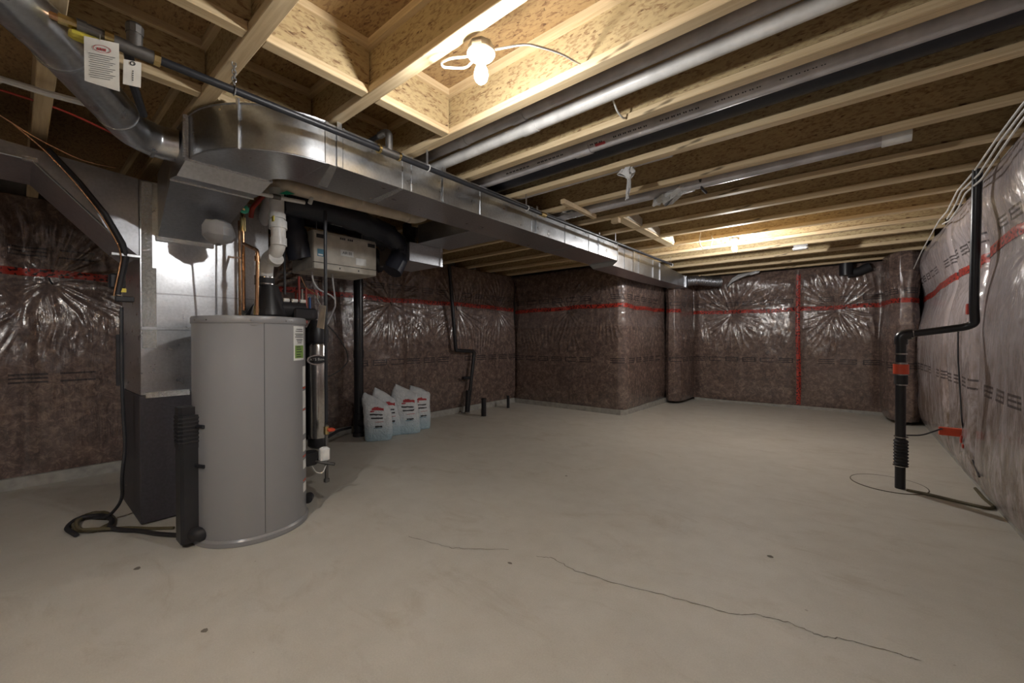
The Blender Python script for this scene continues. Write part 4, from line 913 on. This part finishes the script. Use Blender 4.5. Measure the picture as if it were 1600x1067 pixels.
# ------------------------------------------------------------------ salt sacks
def sack(fx, fy, h_, w_, d_, lean, seed, rz, label, fronttxt=True):
    rnd = random.Random(seed); o = thing('salt_sack', label, 'sack', (fx, fy, 0), 'white sacks leaning on the left wall')
    n = 28; m_ = 16; rings = []; uv = []
    for j in range(m_+1):
        t_ = j/m_; z_ = h_*t_; fw = w_*(.5-.06*(t_-.4)**2-.10*max(0, t_-.55)); dep = d_*.5*(1-.55*t_**3)*(1-.0*t_)
        if t_ > .86: dep *= 1-(t_-.86)*3.2; fw *= 1-(t_-.86)*1.1
        if t_ < .08: fw *= .92+t_; dep *= .85+t_*1.9
        ring = []
        for k in range(n):
            a = k*math.tau/n; ex = .55
            cx_ = abs(math.cos(a))**ex*math.copysign(1, math.cos(a)); sy_ = abs(math.sin(a))**.75*math.copysign(1, math.sin(a))
            wob = 1+.05*math.sin(3*a+j*.7+seed)*t_+rnd.uniform(-.02, .02)
            ring.append((dep*sy_*wob-lean*t_*t_, fw*cx_*wob+.03*math.sin(seed+t_*3), z_*(1-.20*t_**4*max(0, cx_*.5+.5)-.04*t_*(cx_*math.sin(seed)+.3)**2)+.004+.006*math.sin(5*a+j*1.3)*t_))
            uv.append((a/math.tau, t_))
        rings.append(ring)
    mb = MB(); mb.loft(rings); c_, s_ = math.cos(rz), math.sin(rz)
    tr = lambda p: (fx+p[0]*c_-p[1]*s_, fy+p[0]*s_+p[1]*c_, p[2])
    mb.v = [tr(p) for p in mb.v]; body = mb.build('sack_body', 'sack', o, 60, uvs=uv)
    def surf(t_, yy):      # front surface point (local +x side)
        j = t_*m_; j0 = min(int(j), m_-1); best = None
        for jj in (j0, j0+1):
            c = min((p for p in rings[jj] if p[0] > -lean*(jj/m_)**2), key=lambda p: abs(p[1]-yy)); q = Vector(c)
            best = q if best is None else best.lerp(q, j-j0)
        return best
    for (t_, yy, ww, hh_, m2) in ((.66, .02, .15, .05, 'inkred'), (.70, .0, .06, .03, 'inkred'), (.62, -.05, .05, .02, 'inkred'), (.55, .0, .16, .018, 'ink'), (.48, .01, .15, .018, 'ink'), (.30, .03, .09, .02, 'ink'), (.27, .02, .10, .008, 'inkblue'), (.40, .04, .10, .006, 'inkred')):
        pp = surf(t_, yy*w_/.3); mbp = MB(); K = 6; f_ = []
        for i in range(K+1):
            y_ = (yy-ww/2+ww*i/K)*w_/.36; s0 = surf(t_, y_)
            top = Vector((s0.x+.004, y_, s0.z+hh_*rnd.uniform(.3, .6))); bot = Vector((s0.x+.004, y_, s0.z-hh_*rnd.uniform(.3, .6))); f_ += [top, bot]
        mbp.v = [tr(p) for p in f_]; mbp.f = [(2*i, 2*i+1, 2*i+3, 2*i+2) for i in range(K)]
        mbp.build('printing', m2, o, smooth=0)
sack(-4.56, 2.86, .585, .34, .16, .14, 1, -.55, 'front-left salt sack next to the black stack, top folded')
sack(-4.66, 3.10, .63, .32, .15, .12, 2, -.30, 'second salt sack from the black stack, turned sideways')
sack(-4.58, 3.34, .65, .36, .17, .14, 3, -.50, 'third salt sack from the stack, red mark on its front')
sack(-4.66, 3.62, .62, .34, .16, .16, 4, -.40, 'rightmost salt sack, farthest from the black stack')

# ------------------------------------------------------------------ gas pipe, chain, valve, tags
px_, pz_ = -2.135, 2.375
GP = thing('gas_pipe', 'long black iron gas pipe slung beneath the joists along the duct', 'pipe', (px_, 3.0, pz_))
MB().cyl((px_, .33, pz_), (px_, 1.40, pz_), .0165, 14).build('pipe_run', 'gasblack', GP)
MB().cyl((px_, 1.46, pz_), (px_, 3.0, pz_+.005), .0165, 14).build('pipe_run', 'gasblack', GP)
MB().cyl((px_, 3.0, pz_+.005), (-2.09, 6.42, pz_+.012), .0165, 14).build('pipe_run', 'gasblack', GP)
MB().cyl((px_, 3.0, pz_+.003), (px_, 3.07, pz_+.003), .022, 14).build('coupling', 'brass', GP)
t1 = MB().cyl((px_, 1.37, pz_), (px_, 1.50, pz_), .024, 14).build('tee', 'iron', GP)
MB().cyl((px_, 1.36, pz_), (px_, 1.375, pz_), .027, 14).build('collar', 'brass', GP); MB().cyl((px_, 1.495, pz_), (px_, 1.51, pz_), .027, 14).build('collar', 'brass', GP)
MB().tube([(px_, 1.435, pz_), (px_, 1.435, pz_+.115), (px_-.04, 1.435, pz_+.135), (px_-.10, 1.435, pz_+.135)], .021, 12, fillet=.03).build('branch_elbow', 'iron', GP)
MB().cyl((px_-.08, 1.435, pz_+.135), (px_-.45, 1.435, pz_+.135), .0155, 12).build('branch_pipe', 'gasblack', GP)
t2 = MB().cyl((px_, .24, pz_), (px_, .36, pz_), .025, 14).build('tee', 'iron', GP)
MB().cyl((px_, .355, pz_), (px_, .375, pz_), .028, 8).build('collar', 'brass', GP)
MB().tube([(px_, .30, pz_), (px_, .30, pz_+.06)], .024, 12).build('tee_riser', 'iron', GP)
MB().lathe((px_, .30, pz_+.06), [(.027, 0), (.028, .03), (.022, .04)], 10).build('plug', 'iron', GP)
for y0, y1, r, m_ in ((.215, .24, .028, 'brass'), (.17, .215, .022, 'iron'), (.145, .17, .026, 'iron'), (.10, .145, .019, 'brass'), (.05, .10, .013, 'copper')):
    MB().cyl((px_, y0, pz_+.004), (px_, y1, pz_+.004), r, 12).build('union', m_, GP)
MB().tube([(px_, .06, pz_+.004), (px_, -.02, pz_+.012), (px_-.03, -.15, pz_+.05)], .007, 8, fillet=.04).build('copper_supply', 'copper', GP)
MB().tube([(px_, -.0, pz_+.010), (px_-.012, -.06, pz_+.022), (px_-.03, -.15, pz_+.05), (px_-.06, -.35, pz_+.10)], .013, 10, fillet=.04).build('yellow_sleeve', 'yellow', GP)
MB().box((px_-.02, .125, pz_-.045), (px_+.022, .215, pz_-.018), .008).build('yellow_lever', 'yellow', GP)
MB().tube([(px_, .28, pz_), (px_-.25, .33, pz_-.02), (px_-.5, .40, pz_-.03)], .016, 10).build('side_branch', 'gasblack', GP)
def paper(name, u0, v0, u1, v1, u2, v2, u3, v3, x, label, par=None):
    mb = MB(); a, b, c, d = (at(u0, v0, x=x), at(u1, v1, x=x), at(u2, v2, x=x), at(u3, v3, x=x)); mb.quadslab(a, b, c, d, .0015)
    return tagit(mb.build(name, 'tag', smooth=0), label, 'tag'), a, b, c, d
tx_ = px_+.03
tg, a, b, c, d = paper('paper_tag', 131, 56, 186, 68, 187, 143, 132, 126, tx_, 'large white printed paper tag hanging from the gas valve')
tg2, a2_, b2_, c2_, d2_ = paper('paper_tag', 193, 92, 221, 98, 220, 137, 192, 131, tx_, 'small white tag with black eyelet hanging from the yellow lever')
def tagline(o, a, b, d, s0, s1, t0, h, m_='ink'):
    X = (b-a); Yv = (d-a); p0 = a+X*s0+Yv*t0; p1 = a+X*s1+Yv*t0; hh_ = Yv.normalized()*h; n = Vector((.0028, 0, 0))
    MB().add([p0+n, p1+n, p1+hh_+n, p0+hh_+n], [(0, 1, 2, 3)]).build('print_line', m_, o, smooth=0)
for k in range(12): tagline(tg, a, b, d, .12+.03*(k % 2), .88-.08*(k % 3), .36+k*.048, .0018)
X = b-a; Yv = d-a; cc = a+X*.5+Yv*.22; rg = []
for k in range(24):
    an = k*math.tau/24; rg.append([cc+X*(.26*r*math.cos(an))+Yv*(.085*r*math.sin(an))+Vector((.0028, 0, 0)) for r in (1., .9)])
mb = MB()
for k in range(24):
    r0, r1 = rg[k], rg[(k+1) % 24]; mb.add([r0[0], r1[0], r1[1], r0[1]], [(0, 1, 2, 3)])
mb.build('oval_emblem', 'inkred', tg, smooth=0)
for k in range(4): tagline(tg, a, b, d, .36+.07*k, .40+.07*k, .20, .010, 'inkred')
MB().tube([a+X*.44+Vector((.003, 0, -.004)), a+X*.44+Vector((.006, 0, .012)), a+X*.44+Vector((-.006, 0, .016))], .0012, 6).build('wire_tie', 'steel', tg)
X2 = b2_-a2_; Y2 = d2_-a2_; cc = a2_+X2*.5+Y2*.12; mb = MB()
for k in range(16):
    q_ = []
    for an in (k*math.tau/16, (k+1)*math.tau/16):
        for r in (.0085, .0050): q_.append(cc+X2.normalized()*(r*math.cos(an))+Y2.normalized()*(r*math.sin(an))+Vector((.0028, 0, 0)))
    mb.add(q_, [(0, 2, 3, 1)])
mb.build('eyelet', 'ink', tg2, smooth=0)
for k in range(5): tagline(tg2, a2_, b2_, d2_, .50, .56, .40+k*.09, .005)
# chain hanger and strap hangers for the gas pipe
def chain(x, y, z0, z1, label):
    o = thing('chain_hanger', label, 'chain', (x, y, z1), 'hangers holding the gas pipe'); n = max(3, int((z1-z0)/.018))
    for k in range(n):
        zc = z1-.008-k*(z1-z0-.01)/n; pts = []
        for j in range(13):
            a_ = j*math.tau/12; dx = .008*math.cos(a_); dz = .012*math.sin(a_)
            pts.append((x+(dx if k % 2 else 0), y+(0 if k % 2 else dx), zc+dz))
        MB().tube(pts, .003, 6, cap=False).build('link', 'galv', o)
    MB().tube([(x, y+.02*math.cos(j*.5236), pz_+.02*math.sin(j*.5236)) if False else (x+.02*math.cos(j*.5236), y, pz_+.02*math.sin(j*.5236)) for j in range(13)], .003, 6, cap=False).build('pipe_loop', 'galv', o)
chain(px_, .632, pz_+.012, HJ, 'twisted wire chain holding the gas pipe near the elbow')
for y, l in ((1.73, 'white strap hanger holding the gas pipe just past the tee'), (2.80, 'strap hanger on the gas pipe at the brass coupling'), (4.50, 'thin rod hanger on the gas pipe halfway down the room'), (6.36, 'metal strap hanger at the far end of the gas pipe')):
    x_ = px_ if y < 3 else px_+(y-3)/3.42*.045
    o = thing('pipe_hanger', l, 'hanger', (x_, y, HJ), 'hangers holding the gas pipe')
    MB().box((x_-.010, y-.008, pz_+.01), (x_-.0085, y+.008, HJ+.0)).build('strap', 'galv', o)
    MB().tube([(x_+.021*math.cos(j*.5236), y, pz_+.003+.021*math.sin(j*.5236)) for j in range(13)], .004, 6, cap=False).build('pipe_loop', 'pvc', o)

# ------------------------------------------------------------------ right side sump discharge
rx, ry = .33, 4.67
P_ = thing('sump_discharge_pipe', 'black sump discharge pipe standing near right wall with red coupling', 'pipe', (rx, ry, 0))
MB().cyl((rx-.005, ry, .0), (rx, ry, 1.235), .034, 20).build('riser', 'abs', P_)
MB().tube([(rx, ry, 1.20), (rx, ry, 1.275), (rx+.07, ry, 1.285)], .043, 16, fillet=.05).build('elbow', 'abs', P_)
MB().tube([(rx+.05, ry, 1.283), (rx+.36, ry-.02, 1.335), (.735, 4.63, 1.36), (.725, 4.60, 1.50), (.725, 4.56, 1.90), (.72, 4.48, 2.36), (.72, 4.46, 2.48)], .028, 16, fillet=.05).build('upper_run', 'abs', P_)
for z0, z1, r, m_ in ((.955, 1.035, .050, 'orange'), (.94, .955, .042, 'steel'), (1.035, 1.05, .042, 'steel'), (.86, .87, .040, 'steel'), (1.115, 1.127, .040, 'steel')):
    MB().cyl((rx, ry, z0), (rx, ry, z1), r, 20).build('red_coupling' if m_ == 'orange' else 'clamp_band', m_, P_)
MB().cyl((rx, ry, .87), (rx, ry, .945), .043, 20).build('rubber_sleeve', 'rubber', P_)
rr = []; zs = []
for k in range(17): zs.append((rx, ry, .20+.21*k/16)); rr.append(.049 if k % 2 else .040)
MB().tube(zs, .045, 20, radii=rr).build('ribbed_coupling', 'rubber', P_)
MB().cyl((rx-.002, ry, .19), (rx-.002, ry, .196), .05, 20).build('clamp_band', 'steel', P_); MB().cyl((rx, ry, .43), (rx, ry, .436), .046, 20).build('clamp_band', 'steel', P_)
MB().box((rx+.055, ry-.03, 1.25), (rx+.075, ry+.03, 1.31), .003).build('white_sticker', 'paper', P_)
mb = MB(); cxs, cys, rs = .255, 4.76, .245
lid = thing('sump_pit_cover', 'round sump pit cover set flush in the floor around the pipe', 'sump cover', (cxs, cys, 0))
MB().lathe((cxs, cys, 0), [(rs, .0), (rs, .004), (.0, .0045)], 64).build('cover', 'floor', lid)
MB().tube([(cxs+(rs+.004)*math.cos(k*math.tau/48), cys+(rs+.004)*math.sin(k*math.tau/48), .002) for k in range(49)], .0045, 6, cap=False).build('rim_joint', 'crack', lid)
cable('sump_hose', [(rx+.03, ry-.05, .012), (.49, 4.60, .012), (.70, 4.51, .012), (.79, 4.49, .012), (.82, 4.56, .012), (.80, 4.75, .012), (.80, 5.02, .012)], .011, 'hose', 'dark cord lying on the floor from sump pipe to right wall', 'cord', .06)
sv = lambda u, z, off=.012: Vector(tuple(float(q) for q in BR.S(np.array(u), np.array(z), off)))
def yz(u, v):       # point on the right insulation seen along a sight line (iterated)
    x = .78
    for _ in range(6):
        p = at(u, v, x=x); x = float(BR.S(np.array(8.62-p.y), np.array(max(.06, min(2.45, p.z))), .012)[0])
    return at(u, v, x=x)
cable('loose_cord', [(rx+.035, ry, .45), (.46, 4.74, .45), (.58, 4.85, .50), yz(1478, 670), yz(1500, 671)], .006, 'cabledk', 'black cord from sump pipe to the orange box', 'cord', .08)
cable('loose_cord', [yz(1497, 518), yz(1497, 560), yz(1500, 610), yz(1503, 660), yz(1512, 700), yz(1530, 745)], .006, 'cabledk', 'dark cord running down the right wall below the black elbow', 'cord', .06)
q0, q1 = yz(1478, 675), yz(1499, 676)
o = thing('alarm_box', 'small orange-red box low on the right wall with torn tape', 'box', q0)
MB().box((q1.x-.125, q1.y-.01, q1.z-.035), (q1.x+.02, q1.y+.03, q1.z+.035), .004).build('box_body', 'orange', o)
for (u, v, s_) in ((1502, 688, .022), (1505, 697, .018), (1503, 683, .016)):
    p = yz(u, v); MB().box((p.x-.008, p.y-s_, p.z-s_*.9), (p.x+.004, p.y+s_, p.z+s_*.9), .003).build('tape_scrap', 'red', o)
p = yz(1512, 482); tagit(MB().box((p.x-.01, p.y-.03, p.z-.05), (p.x+.003, p.y+.02, p.z+.04), .003).build('tape_scrap', 'red'), 'small red tape scrap behind the black elbow on right wall', 'tape')
# white cables down the right side
for dx, dz, pts, l in ((0, 0, [(1640, 120), (1600, 160), (1560, 213), (1522, 268), (1496, 298), (1480, 330), (1467, 345), (1440, 393), (1422, 432)], 'leftmost white cable along top of right wall, trailing down to far corner'),
                       (0, 0, [(1640, 132), (1600, 172), (1562, 222), (1530, 272), (1502, 299), (1494, 318), (1480, 342)], 'middle white cable of the bundle along the top of the right wall'),
                       (0, 0, [(1640, 146), (1600, 184), (1566, 232), (1534, 280), (1508, 302), (1498, 325), (1484, 344), (1473, 350)], 'rightmost white cable of the bundle along the top of the right wall')):
    cable('white_cable', [at(u, v, x=.70) if v > 300 else at(u, v, x=.705) for u, v in pts], .0065, 'cable', l, 'cable', .05)
# small ceiling junction box near the far wall, black vent fitting, curled foil
o = thing('junction_box', 'small white and silver junction box under a far joist', 'junction box', (-.50, 6.67, HJ))
MB().box((-.58, 6.62, HJ-.03), (-.42, 6.72, HJ-.001), .004).build('box_body', 'backbox', o); MB().box((-.59, 6.615, HJ-.065), (-.42, 6.725, HJ-.03), .012).build('cover', 'white', o)
o = thing('wall_vent_fitting', 'black round vent fitting at top of the far wall', 'vent', (.02, 8.80, 2.42))
MB().cyl((-.04, 8.80, 2.30), (-.04, 8.80, 2.55), .095, 24).build('collar', 'abs', o); MB().tube([(-.02, 8.83, 2.33), (.12, 8.85, 2.35), (.26, 8.86, 2.42)], .075, 16).build('elbow', 'rubber', o)
scrap('foil_scrap', 'crumpled shiny foil at the side of the trunk by the gas pipe', [((-2.16, 3.45, 2.50), .03, .05), ((-2.12, 3.52, 2.52), .06, .07), ((-2.06, 3.58, 2.54), .03, .05)], 12, .02)['category'] = 'foil'
